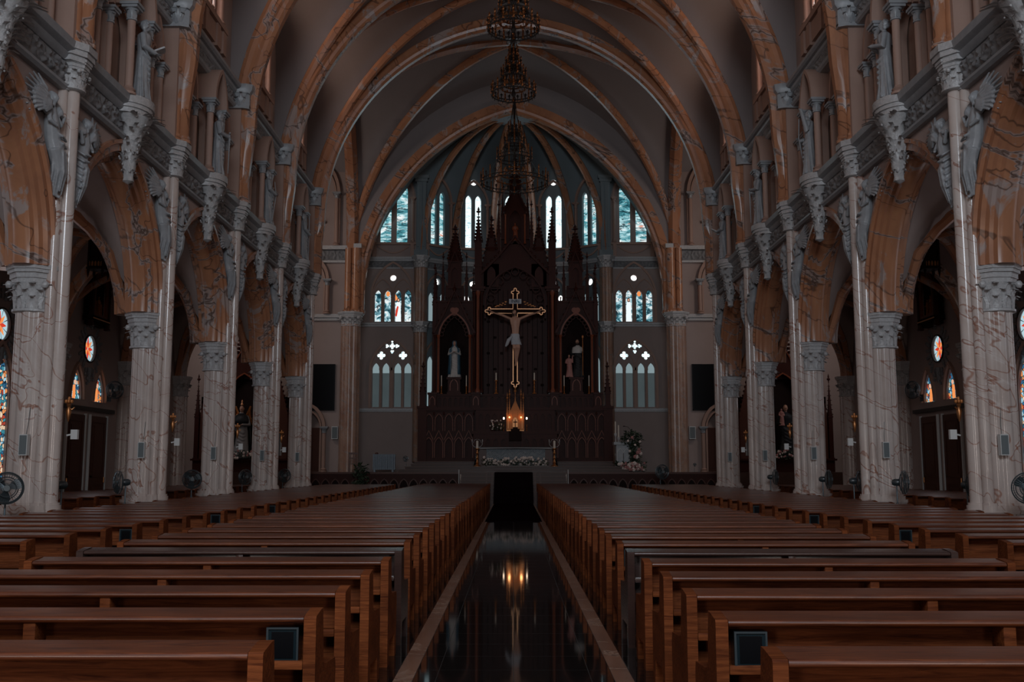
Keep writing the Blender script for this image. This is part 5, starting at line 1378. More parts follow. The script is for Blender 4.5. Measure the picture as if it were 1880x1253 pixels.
def foliage(root, n, region, L=.16, mat='leaf'):
    mb = MB()
    for i in range(n):
        x, y, z = region(i); a, e = random.uniform(0, 2*PI), random.uniform(-.4, 1.1); l = L*random.uniform(.6, 1.3)
        d = Vector((math.cos(a)*math.cos(e), math.sin(a)*math.cos(e), math.sin(e))); p = Vector((x, y, z)); s_ = d.cross(Vector((0, 0, 1))).normalized()*l*.22
        mb.add([p, p+d*l*.5+s_, p+d*l+Vector((0, 0, -l*.15)), p+d*l*.5-s_, p+d*l*.5+Vector((0, 0, .02))], [(0, 1, 4), (1, 2, 4), (2, 3, 4), (3, 0, 4)])
    o = mb.build('foliage', mat, root, None); o['kind'] = 'stuff'; return o
t = thing('flower_arrangement', 'long low bank of white roses along the foot of the altar', 'flowers', (.12, 53.25, 1.70))
foliage(t, 420, lambda i: (random.uniform(-1.75, 1.75), random.uniform(-.15, .2), random.uniform(.02, .30)))
blossoms(t, 100, lambda i: (-1.68+3.36*((i*0.618) % 1)+random.uniform(-.03, .03), -.2+.3*random.random(), .06+.42*random.random()**1.2), ['petal'], .068)
mb = MB(); mb.box(-1.7, 1.7, -.15, .2, 0, .05); mb.build('tray', 'dark_iron', t)
def candlestick(name, label, loc, H, candle, r, mat='brass', flame=False, group=None, cmat='wax'):
    t = thing(name, label, 'candlestick', loc, 0, group)
    mb = MB(); P_ = [(1.0, 0), (1.0, .02), (.8, .05), (.45, .09), (.3, .14), (.5, .2), (.28, .25), (.22, .38), (.42, .44), (.22, .5), (.2, .66), (.4, .72), (.24, .78), (.22, .9), (.6, .95), (.62, 1.0)]
    mb.lathe([(r*a, H*b) for a, b in P_], 12); mb.build('stand', mat, t)
    mb = MB(); mb.lathe([(r*.3, H), (r*.3, H+candle), (r*.05, H+candle+.02)], 10); mb.build('candle', cmat, t)
    if flame:
        mb = MB(); mb.ell((0, 0, H+candle+.075), (.045, .045, .075), 8, 8); mb.build('flame', 'candle_flame', t)
    return t
for s, nm in ((-1, 'left'), (1, 'right')):
    t = candlestick('candlestick', 'tall ornate brass candlestick with thick white candle at the %s end of the altar' % nm, (.12+s*2.02, 53.1, 1.70), .95, .38, .20, group='tall candlesticks beside the altar')
    mb = MB()
    for q in (-1, 1): mb.tube([(0, 0, 1.0), (q*.16, 0, 1.02), (q*.26, 0, 1.14), (q*.27, 0, 1.32)], .012, 6); mb.lathe([(.035, 1.30), (.02, 1.34), (.015, 1.42)], 8, (q*.27, 0)); mb.tube([(q*.02, 0, 1.42), (q*.14, 0, 1.38), (q*.22, 0, 1.22)], .008, 5)
    mb.build('branches', 'statue_white', t)
# tabernacle on the gradine
T_ = thing('tabernacle', 'small gilded gothic shrine with pointed spires glowing above the altar', 'tabernacle', (RX, 58.35, 3.72))
mb = MB(); mb.box(-.50, .50, -.25, .2, 0, .06); mb.box(-.46, .46, -.2, .2, .06, .95); mb.build('case', 'brass', T_)
mb = MB()
for x in (-.40, -.26, .26, .40): mb.strip(archline(x, .62, .10, 1.2, 5, .14), -.02, -.235, -.19)
for z in (.06, .12, .92): mb.box(-.49, .49, -.26, -.19, z, z+.03)
mb.build('tracery', 'gold', T_)
mb = MB(); mb.plate([(-.30, .06), (.30, .06), (.30, 1.0), (0, 1.72), (-.30, 1.0)], [lancet(0, .12, .30, .55, 1.1)], -.30, -.24)
mb.strip([(.32, .95), (0, 1.74), (-.32, .95)], -.05, -.36, -.28); mb.strip(archline(0, .95, .34, 1.0, 6, .62), -.04, -.34, -.28); mb.build('gable_front', 'gold', T_)
mb = MB(); mb.box(-.13, .13, -.23, -.21, .1, .68); mb.build('door', 'brass', T_)
for x, z, w_ in ((-.46, 1.75, .10), (-.33, 1.95, .10), (.33, 1.95, .10), (.46, 1.75, .10), (0, 2.15, .12)):
    mb = MB()
    if x: pinnacle(mb, x, -.27, .06, z, w_, .55, 5)
    else: crocket_spire(mb, x, -.1, 1.2, z, .09, 6)
    mb.build('pinnacle', 'gold', T_)
for x in (-.46, .46):
    mb = MB(); mb.ell((x*.72, -.42, .78), (.05, .04, .05), 8, 6); mb.build('lamp', 'tabernacle_lamp', T_)
d = bpy.data.lights.new('lamp_glow', 'POINT'); d.energy = 2.2; d.color = (1, .42, .15); d.shadow_soft_size = .08
for x in (-.34, .34):
    o = bpy.data.objects.new('lamp_glow', d); C.objects.link(o); o.location = (RX+x, 57.75, 4.5)
for s, nm in ((-1, 'left'), (1, 'right')):
    candlestick('candlestick', 'slim candle burning just %s of the gilded shrine' % nm, (RX+s*.66, 58.2, 3.72), .38, .28, .07, flame=True, cmat='dark_iron', group='burning candles by the shrine')
    candlestick('candlestick', 'gilt candlestick with white candle %s of the cross foot' % nm, (RX+s*1.12, 58.95, 5.93), .80, .42, .14, 'gold', group='candlesticks below the cross')
    for q in (-1, 1):
        candlestick('candlestick', 'slim candlestick with white candle on the %s of the %s altarpiece niche' % ('left' if q < 0 else 'right', nm), (RX+s*3.6+q*.73, 59.0, 5.93), .45, .62, .09, 'gold', group='niche candlesticks')
t = thing('altar_cross', 'small dark standing cross on a stepped foot in front of the gilded shrine', 'cross', (RX, 57.95, 3.72))
mb = MB(); mb.box(-.36, .36, -.12, .15, -.55, .0); mb.box(-.25, .25, -.10, .1, .0, .12); mb.box(-.14, .14, -.08, .08, .12, .22); mb.build('foot', 'reredos_back', t)
mb = MB(); mb.box(-.02, .02, -.02, .02, .2, .66); mb.box(-.12, .12, -.02, .02, .5, .54); mb.build('cross', 'dark_panel', t)
t = thing('flower_arrangement', 'loose spray of small white flowers left of the gilded shrine', 'flowers', (RX-1.05, 58.1, 3.72))
foliage(t, 90, lambda i: (random.uniform(-.35, .35), random.uniform(-.1, .1), random.uniform(.05, .45)), .2); blossoms(t, 22, lambda i: (random.uniform(-.4, .3), -.15, random.uniform(.1, .62)), ['petal'], .045)
mb = MB(); mb.lathe([(.08, 0), (.1, .05), (.06, .15), (.09, .22)], 10); mb.build('vase', 'dark_iron', t)
# lectern with flowers on the right, candles behind
L_ = thing('lectern', 'grey carved stone lectern on the right side of the platform', 'lectern', (6.05, 54.5, 1.40))
mb = MB(); mb.box(-.62, .62, -.35, .35, 0, .12); mb.box(-.55, .55, -.3, .3, .12, 1.45); mb.box(-.68, .68, -.4, .4, 1.45, 1.6); mb.build('body', 'grey_stone', L_)
mb = MB()
for u in (-.3, .05, .4): mb.strip(archline(u-.05, .95, .30, 1.1, 6, .25), -.04, -.34, -.29)
mb.build('arch_moulding', 'pale_stone', L_)
mb = MB(); mb.tube([(.3, 0, 1.6), (.35, -.05, 2.15), (.1, -.1, 2.42), (-.05, -.12, 2.44)], .014, 6); mb.ell((-.1, -.12, 2.45), (.07, .03, .03), 8, 6); mb.build('microphone', 'dark_iron', L_)
t = thing('flower_arrangement', 'tall cascade of dark foliage and pale roses over the stone lectern', 'flowers', (6.25, 54.0, 1.40))
def casc(i):
    q = random.random()
    if q < .4: a = random.uniform(0, 6.28); r = random.random()**.5; return (.05+.55*r*math.cos(a), random.uniform(-.2, .2), 1.75+.42*r*math.sin(a))
    if q < .65: return (random.uniform(-.05, .45), random.uniform(-.3, 0), random.uniform(.5, 1.5))
    return (random.uniform(-.85, .75), random.uniform(-.5, 0), random.uniform(.05, .5))
foliage(t, 800, casc, .24)
blossoms(t, 70, lambda i: (random.uniform(-.75, .70), -.55, random.uniform(.08, .48)) if i % 5 else (random.uniform(-.3, .5), -.38, random.uniform(.7, 2.05)), ['petal', 'petal_pink'], .085)
mb = MB(); mb.box(-.7, .7, -.35, .1, 0, .06); mb.build('tray', 'dark_iron', t)
for x, hh in ((5.55, 2.1), (5.72, 1.9)):
    candlestick('candlestick', '%s floor candlestick with slim white candle behind the lectern' % ('taller' if hh > 2 else 'shorter'), (x, 55.1, 1.40), hh, .62, .12, 'pale_stone', group='floor candlesticks behind the lectern')
# heater, chair, plants
t = thing('radiator', 'grey finned oil radiator standing against the left chancel wall', 'heater', (-7.2, 56.4, 1.40))
mb = MB()
for k in range(15): mb.box(-.60+k*.083, -.60+k*.083+.062, -.14, .14, .12, .98)
mb.build('fins', 'heater_grey', t); mb = MB(); mb.box(-.62, .64, -.03, .03, .85, .93); mb.box(-.62, .64, -.03, .03, .15, .22); mb.box(-.55, -.45, -.17, .17, 0, .12); mb.box(.45, .55, -.17, .17, 0, .12); mb.build('frame', 'heater_grey', t)
mb = MB(); mb.ell((-.42, 0, 1.02), (.10, .08, .06), 8, 6); mb.build('knob', 'door_wood', t)
t = thing('chair', 'dark wooden slat back chair near the left chancel pier', 'chair', (-8.62, 54.6, 1.40), .2)
for x, y, h_ in ((-.22, -.2, .44), (.22, -.2, .44), (-.22, .2, 1.05), (.22, .2, 1.05)): mb = MB(); mb.box(x-.025, x+.025, y-.025, y+.025, 0, h_); mb.build('leg', 'door_wood', t)
mb = MB(); mb.box(-.25, .25, -.23, .23, .42, .46); mb.build('seat', 'door_wood', t)
mb = MB(); mb.box(-.2, .2, .18, .22, .95, 1.05); mb.box(-.2, .2, .18, .22, .72, .78)
for x in (-.12, 0, .12): mb.box(x-.02, x+.02, .19, .21, .5, .97)
mb.build('backrest', 'door_wood', t)
t = thing('potted_plant', 'dusty green potted plant before the left platform front', 'plant', (-7.25, 48.2, 0))
mb = MB(); mb.lathe([(.18, 0), (.26, .5), (.28, .52), (.2, .5)], 14); mb.build('pot', 'dark_iron', t)
foliage(t, 260, lambda i: (random.gauss(0, .16), random.gauss(0, .16), random.uniform(.5, 1.75)), .28)
mb = MB(); mb.tube([(0, 0, .4), (.02, 0, 1.1), (0, .02, 1.7)], .02, 6); mb.build('stem', 'leaf', t)

# ------------------------------------------------------------------ fans
def make_fan(pole_h, R=.29, wall=False):
    t = thing('wall_fan' if wall else 'pedestal_fan', 'x', 'fan'); z = pole_h
    mb = MB()
    for yy, rr in ((-.11, R*.55), (-.07, R*.9), (-.03, R), (.03, R*.97), (.07, R*.7)):
        mb.tube([(rr*math.cos(a), yy, z+rr*math.sin(a)) for a in [2*PI*j/40 for j in range(41)]], .009 if rr < R else .013, 5)
    for k in range(36):
        a = 2*PI*k/36; ca, sa = math.cos(a), math.sin(a)
        mb.tube([(r*ca, yy, z+r*sa) for r, yy in ((.05, -.13), (R*.55, -.11), (R*.9, -.07), (R, -.01), (R*.9, .04), (R*.5, .09), (.08, .11))], .0022, 3, False)
    mb.build('guard', 'fan_wire', t)
    for k in range(3):
        a = 2*PI*k/3+.4; mb = MB(); Rr = []
        for r, w_, tw in ((.05, .03, .5), (.12, .075, .45), (.20, .10, .35), (R*.88, .08, .25), (R*.92, .03, .2)):
            Rr.append([(r*math.cos(a)-w_*q*math.sin(a), -.035+w_*q*tw+e, z+r*math.sin(a)+w_*q*math.cos(a)) for q, e in ((-1, 0), (1, 0), (1, .005), (-1, .005))])
        mb.rings(Rr); mb.build('blade', 'fan_plastic', t)
    mb = MB(); mb.M = Matrix.Translation((0, 0, z)) @ Matrix.Rotation(PI/2, 4, 'X'); mb.lathe([(.055, .14), (.06, .12), (.06, .10)], 14); mb.lathe([(.04, .06), (.04, 0)], 10)
    mb.build('hub', 'speaker_grille', t)
    mb = MB(); mb.M = Matrix.Translation((0, 0, z)) @ Matrix.Rotation(-PI/2, 4, 'X'); mb.lathe([(.08, .09), (.09, .12), (.09, .22), (.06, .28), (.02, .29)], 14); mb.build('motor', 'fan_plastic', t)
    mb = MB()
    if wall: mb.tube([(0, .17, z-.06), (0, .22, z-.2), (0, .42, z-.25)], .025, 8); mb.box(-.08, .08, .40, .44, z-.38, z-.14); mb.build('bracket', 'fan_plastic', t)
    else:
        mb.lathe([(.028, .02), (.028, z*.55), (.018, z*.56), (.018, z-.06)], 10, (0, .17)); mb.lathe([(.035, z*.52), (.035, z*.6)], 10, (0, .17)); mb.build('pole', 'fan_wire', t)
        mb = MB(); mb.lathe([(.20, 0), (.20, .02), (.14, .05), (.04, .08)], 20, (0, .17)); mb.build('base', 'fan_plastic', t)
    return t
fa = make_fan(1.30); sf = snapshot(fa); ff = [True]
def place(sn, flag, loc, rz, label, group, scale=1):
    if flag[0]: o = sn[0]; o.location = loc; o.rotation_euler = (0, 0, rz); o['label'] = label; o.scale = (scale,)*3; flag[0] = False
    else: o = dup(sn, loc, rz, False, label, scale)
    o['group'] = group
G_ = 'black pedestal fans beside the piers'
for x, y, z, rz, lab, sc_ in (
    (-9.42, 18.9, 0, .5, 'black pedestal fan in front of the nearest left pier, cut by the photo edge', 1.0),
    (-9.95, 22.0, 0, -.9, 'black pedestal fan half hidden behind the nearest left pier', 1.0),
    (-9.98, 25.7, 0, -1.0, 'black pedestal fan turned sideways before the second left pier', 1.0),
    (-10.15, 32.1, 0, .35, 'black pedestal fan facing the camera before the third left pier', 1.0),
    (-10.3, 39.0, 0, .9, 'dim pedestal fan before the fourth left pier', 1.0),
    (-10.2, 45.2, 0, .6, 'dim pedestal fan before the farthest left pier', 1.0),
    (9.55, 18.9, 0, -.3, 'black pedestal fan in front of the nearest right pier, cut by the photo edge', 1.0),
    (9.95, 22.0, 0, .6, 'pedestal fan with pale hub half hidden behind the nearest right pier', 1.0),
    (9.85, 25.7, 0, 1.1, 'black pedestal fan turned sideways before the second right pier', 1.0),
    (9.60, 28.2, 0, 1.45, 'pedestal fan seen edge on just behind the second right pier', 1.0),
    (9.90, 32.0, 0, 1.2, 'black pedestal fan turned sideways before the third right pier', 1.0),
    (9.95, 38.7, 0, 1.2, 'black pedestal fan turned sideways before the fourth right pier', 1.0),
    (6.75, 46.2, 0, .3, 'round black fan standing before the right platform front', 1.12),
    (9.1, 51.0, 1.40, .2, 'small low fan on the platform at the right end', .30),
    (-5.85, 55.0, 1.40, -.35, 'black fan on a short stand beside the grey radiator', .55)):
    place(sf, ff, (x, y, z), rz, lab, G_, sc_)
wf = make_fan(0, .30, True); sw = snapshot(wf); wfl = [True]
place(sw, wfl, (-14.98, 37.75, 4.55), PI/2-.75, 'black fan on the left aisle wall in front of a pointed stained window', 'wall fans in the aisles', 1.1)
place(sw, wfl, (14.98, 37.75, 4.55), -PI/2+.45, 'black fan on the right aisle wall in front of a pointed stained window', 'wall fans in the aisles', 1.1)

# ------------------------------------------------------------------ speakers, sconces and small lamps on the piers
sp = thing('speaker', 'x', 'speaker')
mb = MB(); mb.box(-.085, .085, -.06, .06, -.21, .21); mb.build('case', 'white_plastic', sp)
mb = MB(); mb.box(-.07, .07, -.068, -.06, -.19, .19); mb.build('grille', 'speaker_grille', sp)
mb = MB(); mb.tube([(0, .05, .2), (.01, .09, .4), (.03, .10, .75)], .006, 4); mb.box(-.03, .03, .05, .10, -.05, .05); mb.build('cable', 'speaker_grille', sp)
ss = snapshot(sp); fl = [True]
sco = thing('sconce', 'x', 'lamp')
mb = MB(); mb.lathe([(.01, -.30), (.035, -.22), (.06, -.08), (.03, 0), (.05, .05), (.02, .1)], 10); mb.tube([(0, 0, 0), (.05, .03, -.05), (.10, .05, 0)], .015, 6); mb.build('body', 'brass', sco)
mb = MB()
for k in range(5): a = 2*PI*k/5; mb.ell((.055*math.cos(a), .055*math.sin(a), .12), (.035, .035, .045), 7, 5)
mb.ell((0, 0, .17), (.03, .03, .06), 7, 5); mb.build('leaf_cup', 'gold', sco)
s2 = snapshot(sco); f2 = [True]
bo = thing('junction_box', 'x', 'box')
mb = MB(); mb.box(-.07, .07, -.04, .04, -.10, .10); mb.build('case', 'white_plastic', bo); mb = MB(); mb.tube([(.07, 0, 0), (.16, .02, -.02)], .02, 6); mb.build('arm', 'white_plastic', bo)
s3 = snapshot(bo); f3 = [True]
PN = ['', 'nearest', 'second', 'third', 'fourth', 'farthest']
for s in (-1, 1):
    side = 'left' if s < 0 else 'right'
    for k in range(1, 6):
        y = COLY[k]
        place(ss, fl, (s*9.80, y-.46, 2.13), 0, 'flat grey speaker with white case on the %s pier, %s row' % (PN[k], side), 'slim speakers on the piers')
        if k < 5:
            place(s2, f2, (s*9.22, y+.16, 2.92), 0 if s < 0 else PI, 'brass leaf sconce on the aisle side of the %s %s pier' % (PN[k], side), 'brass sconces on the piers')
            place(s3, f3, (s*9.12, y+.28, 2.36), PI if s < 0 else 0, 'small white box below the sconce of the %s %s pier' % (PN[k], side), 'white boxes under the sconces')
    t = thing('speaker', 'grey wall speaker on the %s wall beside the chancel pier' % side, 'speaker', (s*10.15, 57.45, 3.6), 0, 'wall speakers by the chancel piers')
    mb = MB(); mb.box(-.18, .18, -.1, .1, -.36, .36); mb.build('case', 'white_plastic', t); mb = MB(); mb.box(-.15, .15, -.11, -.10, -.32, .32); mb.build('grille', 'speaker_grille', t)

# ------------------------------------------------------------------ chandeliers
def chandelier(label, x, y, zr, R, tiers, ztop, zc):
    t = thing('chandelier', label, 'chandelier', (x, y, zr), 0, 'tiered iron chandeliers')
    n0 = 16
    for ti, (rr, zz) in enumerate(tiers):
        mb = MB(); n = max(8, int(n0*(rr/R)**.7)); m_ = 48
        for q in (0, .13*R/1.8+.06): mb.tube([(rr*math.cos(a), rr*math.sin(a), zz+q) for a in [2*PI*j/m_ for j in range(m_+1)]], .024, 5)
        for j in range(m_):
            a0 = 2*PI*j/m_; a1_ = 2*PI*(j+1)/m_; h_ = .13*R/1.8+.06
            mb.tube([(rr*math.cos(a0), rr*math.sin(a0), zz), (rr*math.cos(a1_), rr*math.sin(a1_), zz+h_)], .014, 4); mb.tube([(rr*math.cos(a1_), rr*math.sin(a1_), zz), (rr*math.cos(a0), rr*math.sin(a0), zz+h_)], .014, 4)
            if j % 2 == 0: mb.ell((rr*math.cos(a0), rr*math.sin(a0), zz-.05), (.025, .025, .06), 5, 4)
        for j in range(n):
            a = 2*PI*(j+.5)/n; c_ = (rr*math.cos(a), rr*math.sin(a)); H = .22*R/1.8+.10
            mb.lathe([(.03, zz+.12), (.02, zz+.12+H*.5), (.055, zz+.12+H*.6), (.02, zz+.12+H*.7), (.06, zz+.12+H*.85), (.01, zz+.12+H*1.15)], 6, c_)
            mb.box(c_[0]-.08, c_[0]+.08, c_[1]-.015, c_[1]+.015, zz+.12+H*.78, zz+.12+H*.86)
        mb.build('ring', 'dark_iron', t)
        proto = None
        for j in range(n):
            a = 2*PI*j/n; H = .42*R/1.8+.14
            if proto is None:
                mb = MB(); 
                for k in range(2):
                    mb.tube([(.034*math.cos(q*1.5+k*PI), .034*math.sin(q*1.5+k*PI), H*q/16) for q in range(17)], .016, 4)
                mb.lathe([(.05, -.05), (.055, 0), (.02, .02), (.018, H), (.04, H+.02), (.012, H+.08)], 8)
                proto = mb.build('twisted_candle', 'brass', t); o = proto
            else: o = proto.copy(); C.objects.link(o); o.parent = t
            o.location = (rr*math.cos(a), rr*math.sin(a), zz+.10)
    mb = MB()
    for i in range(len(tiers)):
        r0, z0 = tiers[i]; r1, z1 = tiers[i+1] if i+1 < len(tiers) else (.05, ztop)
        for j in range(8): a = 2*PI*(j+.25)/8; mb.tube([(r0*math.cos(a), r0*math.sin(a), z0+.1), ((r0*.45+r1*.55)*math.cos(a), (r0*.45+r1*.55)*math.sin(a), (z0+z1)/2+.02), (r1*math.cos(a), r1*math.sin(a), z1)], .016, 4)
    mb.lathe([(.05, -.1), (.12, 0), (.05, .2), (.06, ztop-.5), (.10, ztop-.3), (.05, ztop), (.09, ztop+.1), (.02, ztop+.3)], 8); mb.build('hanging_rods', 'dark_iron', t)
    mb = MB(); 
    for r_ in range(3):
        rr = R*(.3+.14*r_); mb.tube([(rr*math.cos(a), rr*math.sin(a), .30+.25*(2-r_)*R/1.8) for a in [2*PI*j/24 for j in range(25)]], .03, 5)
        for j in range(12): a = 2*PI*j/12; mb.ell((rr*math.cos(a), rr*math.sin(a), .34+.25*(2-r_)*R/1.8), (.05, .05, .09), 5, 4)
    mb.build('inner_cups', 'brass', t)
    mb = MB(); mb.tube([(0, 0, ztop+.2), (0, 0, zc-zr)], .022, 6); mb.build('chain', 'dark_iron', t)
chandelier('largest chandelier, three wide tiers, hanging over the crossing before the altarpiece', 0.05, 52.0, 16.55, 1.78, [(1.78, 0), (.92, 1.35), (.55, 2.1), (.32, 2.75)], 4.6, 24.3)
chandelier('middle chandelier, small stepped cone hanging in full view above the largest one', 0, 43.2, 18.15, .98, [(.98, 0), (.55, .75), (.34, 1.25), (.20, 1.75)], 3.3, 23.2)
chandelier('topmost chandelier, cut off by the upper edge of the photo', 0, 36.7, 18.25, .98, [(.98, 0), (.55, .75), (.34, 1.25), (.20, 1.75)], 3.3, 23.2)

# ------------------------------------------------------------------ side altars, wall shrines, lanterns
for s in (-1, 1):
    side = 'left' if s < 0 else 'right'
    S_ = thing('side_altar', 'dark spired wooden side altar seen between the %s piers' % side, 'altarpiece', (s*15.1, 56.3, 1.40), 0, 'side altars in the transepts')
    mb = MB(); mb.box(-2.6, 2.6, -.4, .8, 0, .65); mb.box(-2.7, 2.7, -.5, .8, .62, .72); mb.build('altar_block', 'reredos_wood', S_)
    mb = MB(); mb.box(-2.5, 2.5, .5, .7, .7, 4.2); mb.box(-1.3, 1.3, .5, .7, 4.2, 5.6); mb.build('back', 'reredos_back', S_)
    for c in (-1.85, 1.85):
        mb = MB(); mb.plate([(c-.6, .72), (c+.6, .72), (c+.6, 3.2), (c+.1, 5.2), (c-.1, 5.2), (c-.6, 3.2)], [lancet(c-.2, .9, .22, 2.1), lancet(c+.2, .9, .22, 2.1)], .2, .35); mb.build('wing_panel', 'door_wood', S_)
        mb = MB(); 
        for k in range(2): mb.plate(lancet(c-.2+.4*k, .9, .20, 2.05), [], .40, .44)
        mb.build('pale_panels', 'statue_white', S_)
        mb = MB(); 
        for q in (-1, 1):
            for t_ in [j/8 for j in range(9)]: mb.ell((c+q*(.62-.52*t_), .25, 3.25+2.0*t_), (.07, .07, .09), 6, 4)
        crocket_spire(mb, c, .28, 5.0, 6.0, .14, 4); mb.build('wing_crest', 'reredos_wood', S_)
    for x, z in ((-2.6, 5.0), (2.6, 5.0), (-1.2, 6.4), (1.2, 6.4)):
        mb = MB(); pinnacle(mb, x, .2, .7, z, .24, .55, 7); mb.build('pinnacle', 'reredos_wood', S_)
    mb = MB(); mb.plate([(-1.25, .72), (-.95, .72)]+[(-.95, 3.9)]+list(reversed(archline(0, 3.9, 1.9, .8, 8)))[1:-1]+[(.95, 3.9), (.95, .72), (1.25, .72), (1.25, 4.8), (0, 7.0), (-1.25, 4.8)], [], .1, .3); mb.build('niche_front', 'reredos_wood', S_)
    mb = MB(); mb.strip(archline(0, 3.9, 1.92, .8, 10, .8), -.08, .0, .15); mb.strip([(1.3, 4.7), (0, 7.1), (-1.3, 4.7)], -.10, .0, .15); mb.build('niche_moulding', 'reredos_highlight', S_)
    mb = MB(); mb.box(-.5, .5, .3, .8, 5.2, 6.6); crocket_spire(mb, 0, .45, 6.5, 8.9, .52, 10)
    for q in (-1, 1): pinnacle(mb, q*.62, .3, 5.0, 7.3, .16, .5, 6)
    mb.build('spire', 'reredos_wood', S_)
    if s < 0:
        t = painted('statue', 'tall winged saint statue in black cape and pale robe, left side altar', (s*15.1, 56.05, 2.15), 2.95, 'statue_grey_robe', None, 'statue_skin', ((.05, -.15, .62), (-.05, -.15, .60)), 31)
        mb = MB(); h = 2.95; n = 40; mb.rings([[(r*h*math.cos(a), .01+r*.8*h*math.sin(a), q*h) for a in [2*PI*j/n for j in range(n)]] for q, r in ((.64, .165), (.72, .155), (.78, .13), (.84, .055))], cap=False)
        mb.rings([[(r*h*math.cos(a), .04+r*.75*h*math.sin(a), q*h) for a in [-.3+ (PI+.6)*j/20 for j in range(21)]] for q, r in ((.05, .20), (.4, .19), (.66, .165))], cap=False, closed=False)
        o = mb.build('cape', 'statue_black', t); m = o.modifiers.new('s', 'SOLIDIFY'); m.thickness = .03
        mb = MB()
        for q in (-1, 1):
            for k in range(7): a = .5+.16*k; mb.tube([(q*.12, .22, 2.25), (q*(.30+.05*k*.4), .26, 2.35+.09*k), (q*(.55-.03*k), .24, 1.85+.16*k)], [.03, .05, .015], 5)
        mb.build('wings', 'gold', t)
        mb = MB(); mb.lathe([(.06, 2.93), (.08, 2.96), (.03, 3.1), (.05, 3.14), (.005, 3.24)], 8); mb.build('flame_crown', 'gold_trim', t)
    else:
        t = painted('statue', 'tall statue in black habit holding a pink robed child, right side altar', (s*15.1, 56.05, 2.15), 3.0, 'statue_black', None, 'statue_skin', ((.12, -.16, .66), (-.14, -.16, .64)), 32)
        mb = MB(); mb.M = Matrix.Translation((-.30, -.30, 1.78)); robed(mb, .95, seed=5); o = remesh(mb.build('child', 'statue_pink'), .018, 1); o.parent = t
    t = thing('flower_arrangement', 'bunch of pink and red flowers at the feet of the %s side altar statue' % side, 'flowers', (s*15.1, 55.7, 2.10), 0, 'flowers on the side altars')
    foliage(t, 200, lambda i: (random.uniform(-.8, .8), random.uniform(-.1, .1), random.uniform(0, .45))); blossoms(t, 36, lambda i: (random.uniform(-.8, .8), -.15, random.uniform(.05, .5)), ['petal_pink', 'petal'], .07)
    for q in (-1, 1):
        candlestick('candlestick', 'gilt candlestick %s of the statue on the %s side altar' % ('left' if q < 0 else 'right', side), (s*15.1+q*.85, 55.9, 2.12), .9, .5, .12, 'gold', group='side altar candlesticks')
    # gothic shrine high on the aisle wall
    S2 = thing('wall_shrine', 'dark gilded gothic shrine with small figures high on the %s aisle wall' % side, 'shrine', (s*15.55, BAYC[3]-.05, 7.05), s*-PI/2, 'gilded wall shrines')
    mb = MB(); mb.box(-.75, .75, -.10, 0, 0, 1.5); mb.box(-.8, .8, -.35, 0, -.08, .1); mb.box(-.65, .65, -.25, 0, -.22, -.08); mb.build('back', 'reredos_back', S2)
    mb = MB(); mb.plate([(-.75, .1), (.75, .1), (.75, 1.3), (0, 2.2), (-.75, 1.3)], [lancet(0, .2, .95, .95, .8)], -.32, -.24); mb.strip([(.8, 1.25), (0, 2.25), (-.8, 1.25)], -.07, -.38, -.28); mb.build('gable_front', 'reredos_highlight', S2)
    for x in (-.72, .72): mb = MB(); pinnacle(mb, x, -.28, -.3, 1.95, .14, .6, 5); mb.build('pinnacle', 'reredos_wood', S2)
    mb = MB()
    for k in range(18): mb.ell((-.72+k*.085, -.37, .0), (.025, .02, .03), 6, 4)
    mb.build('gilt_beads', 'gold_trim', S2)
    mb = MB()
    for x, h_ in ((-.22, .62), (.08, .72), (.28, .55)): mb.M = Matrix.Translation((x, -.18, .2)); robed(mb, h_, seed=int(x*10)+4)
    mb.build('figure_group', 'gold', S2)
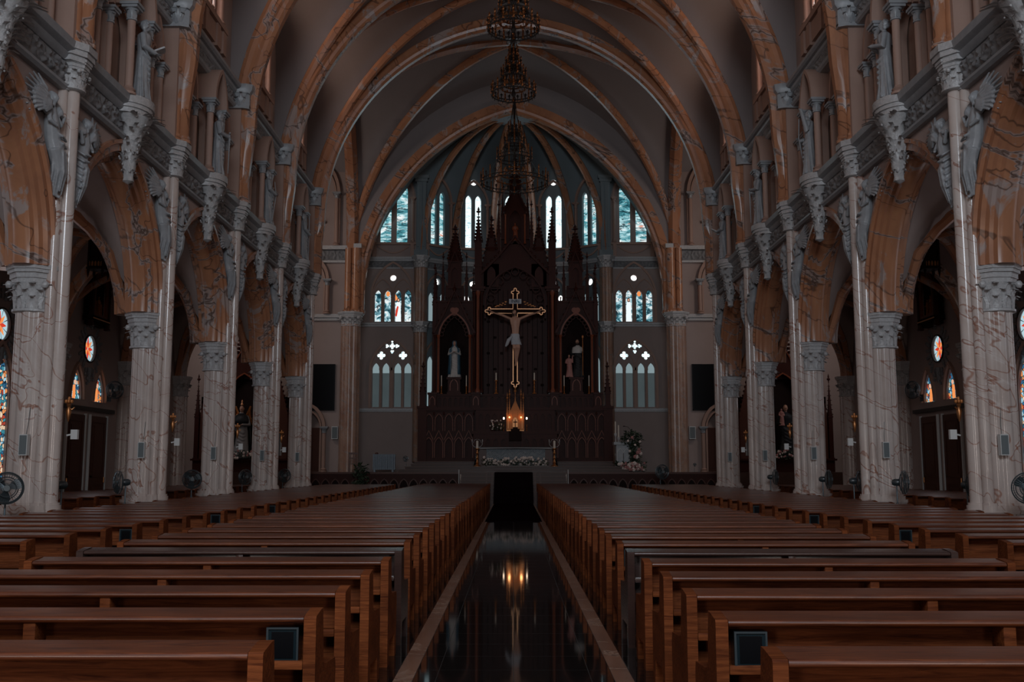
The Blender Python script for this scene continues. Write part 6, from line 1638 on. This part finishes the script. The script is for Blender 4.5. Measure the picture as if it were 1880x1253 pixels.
    t = thing('hanging_lantern', 'dark wooden gothic lantern hanging high in the %s aisle' % side, 'lantern', (s*12.9, BAYC[2]+.4, 7.75), 0, 'gothic lanterns in the aisles')
    mb = MB()
    for x in (-.22, .22):
        for y in (-.22, .22): mb.box(x-.03, x+.03, y-.03, y+.03, -.05, 1.0); mb.lathe([(.005, -.28), (.05, -.05), (.04, 0)], 6, (x, y))
    mb.box(-.27, .27, -.27, .27, .95, 1.05); mb.box(-.27, .27, -.27, .27, .0, .06); mb.build('frame', 'reredos_back', t)
    mb = MB(); mb.box(-.19, .19, -.19, .19, .06, .95); mb.build('panels', 'reredos_back', t)
    mb = MB()
    for k in range(5): mb.plate(lancet(-.19+.095*k, .10, .06, .20), [], -.24, -.225)
    mb.build('gilt_arcade', 'brass', t); mb = MB(); mb.tube([(0, 0, 1.0), (0, 0, 1.28)], .015, 5); mb.build('chain', 'dark_iron', t)
    # tall double doors and lintel rail below the pointed windows
    for q in (-1, 1):
        dr = setting('door_%d' % (3+(s > 0)*2+(q > 0)), (s*15.58, BAYC[3]+q*.98, 0)); dr.rotation_euler = (0, 0, s*-PI/2)
        mb = MB(); mb.box(-.72, .72, -.06, 0, 0, 3.55); mb.build('leaf', 'door_wood', dr)
        mb = MB()
        for z0, z1 in ((.25, 1.1), (1.3, 3.35)): mb.strip([(-.55, z0), (.55, z0), (.55, z1), (-.55, z1), (-.55, z0)], .07, -.09, -.05); mb.box(-.40, .40, -.085, -.05, z0+.15, z1-.15)
        mb.build('panel_moulding', 'door_wood', dr)
        mb = MB(); mb.box(.74, .80, -.09, 0, 0, 3.6); mb.box(-.80, -.74, -.09, 0, 0, 3.6); mb.build('door_frame', 'white_plastic', dr)
        mb = MB(); mb.lathe([(.03, 1.1), (.03, 1.3)], 8, (-.62*q*s, -.09)); mb.build('handle', 'brass', dr)
    t = tag(MB().box(-2.35, 2.35, -.10, .0, 3.72, 3.86).build('door_rail', 'dark_iron'), 'long black sliding rail above the paired %s aisle doors' % side, 'rail', 'door rails'); t.location = (s*15.58, BAYC[3], 0); t.rotation_euler = (0, 0, s*-PI/2)
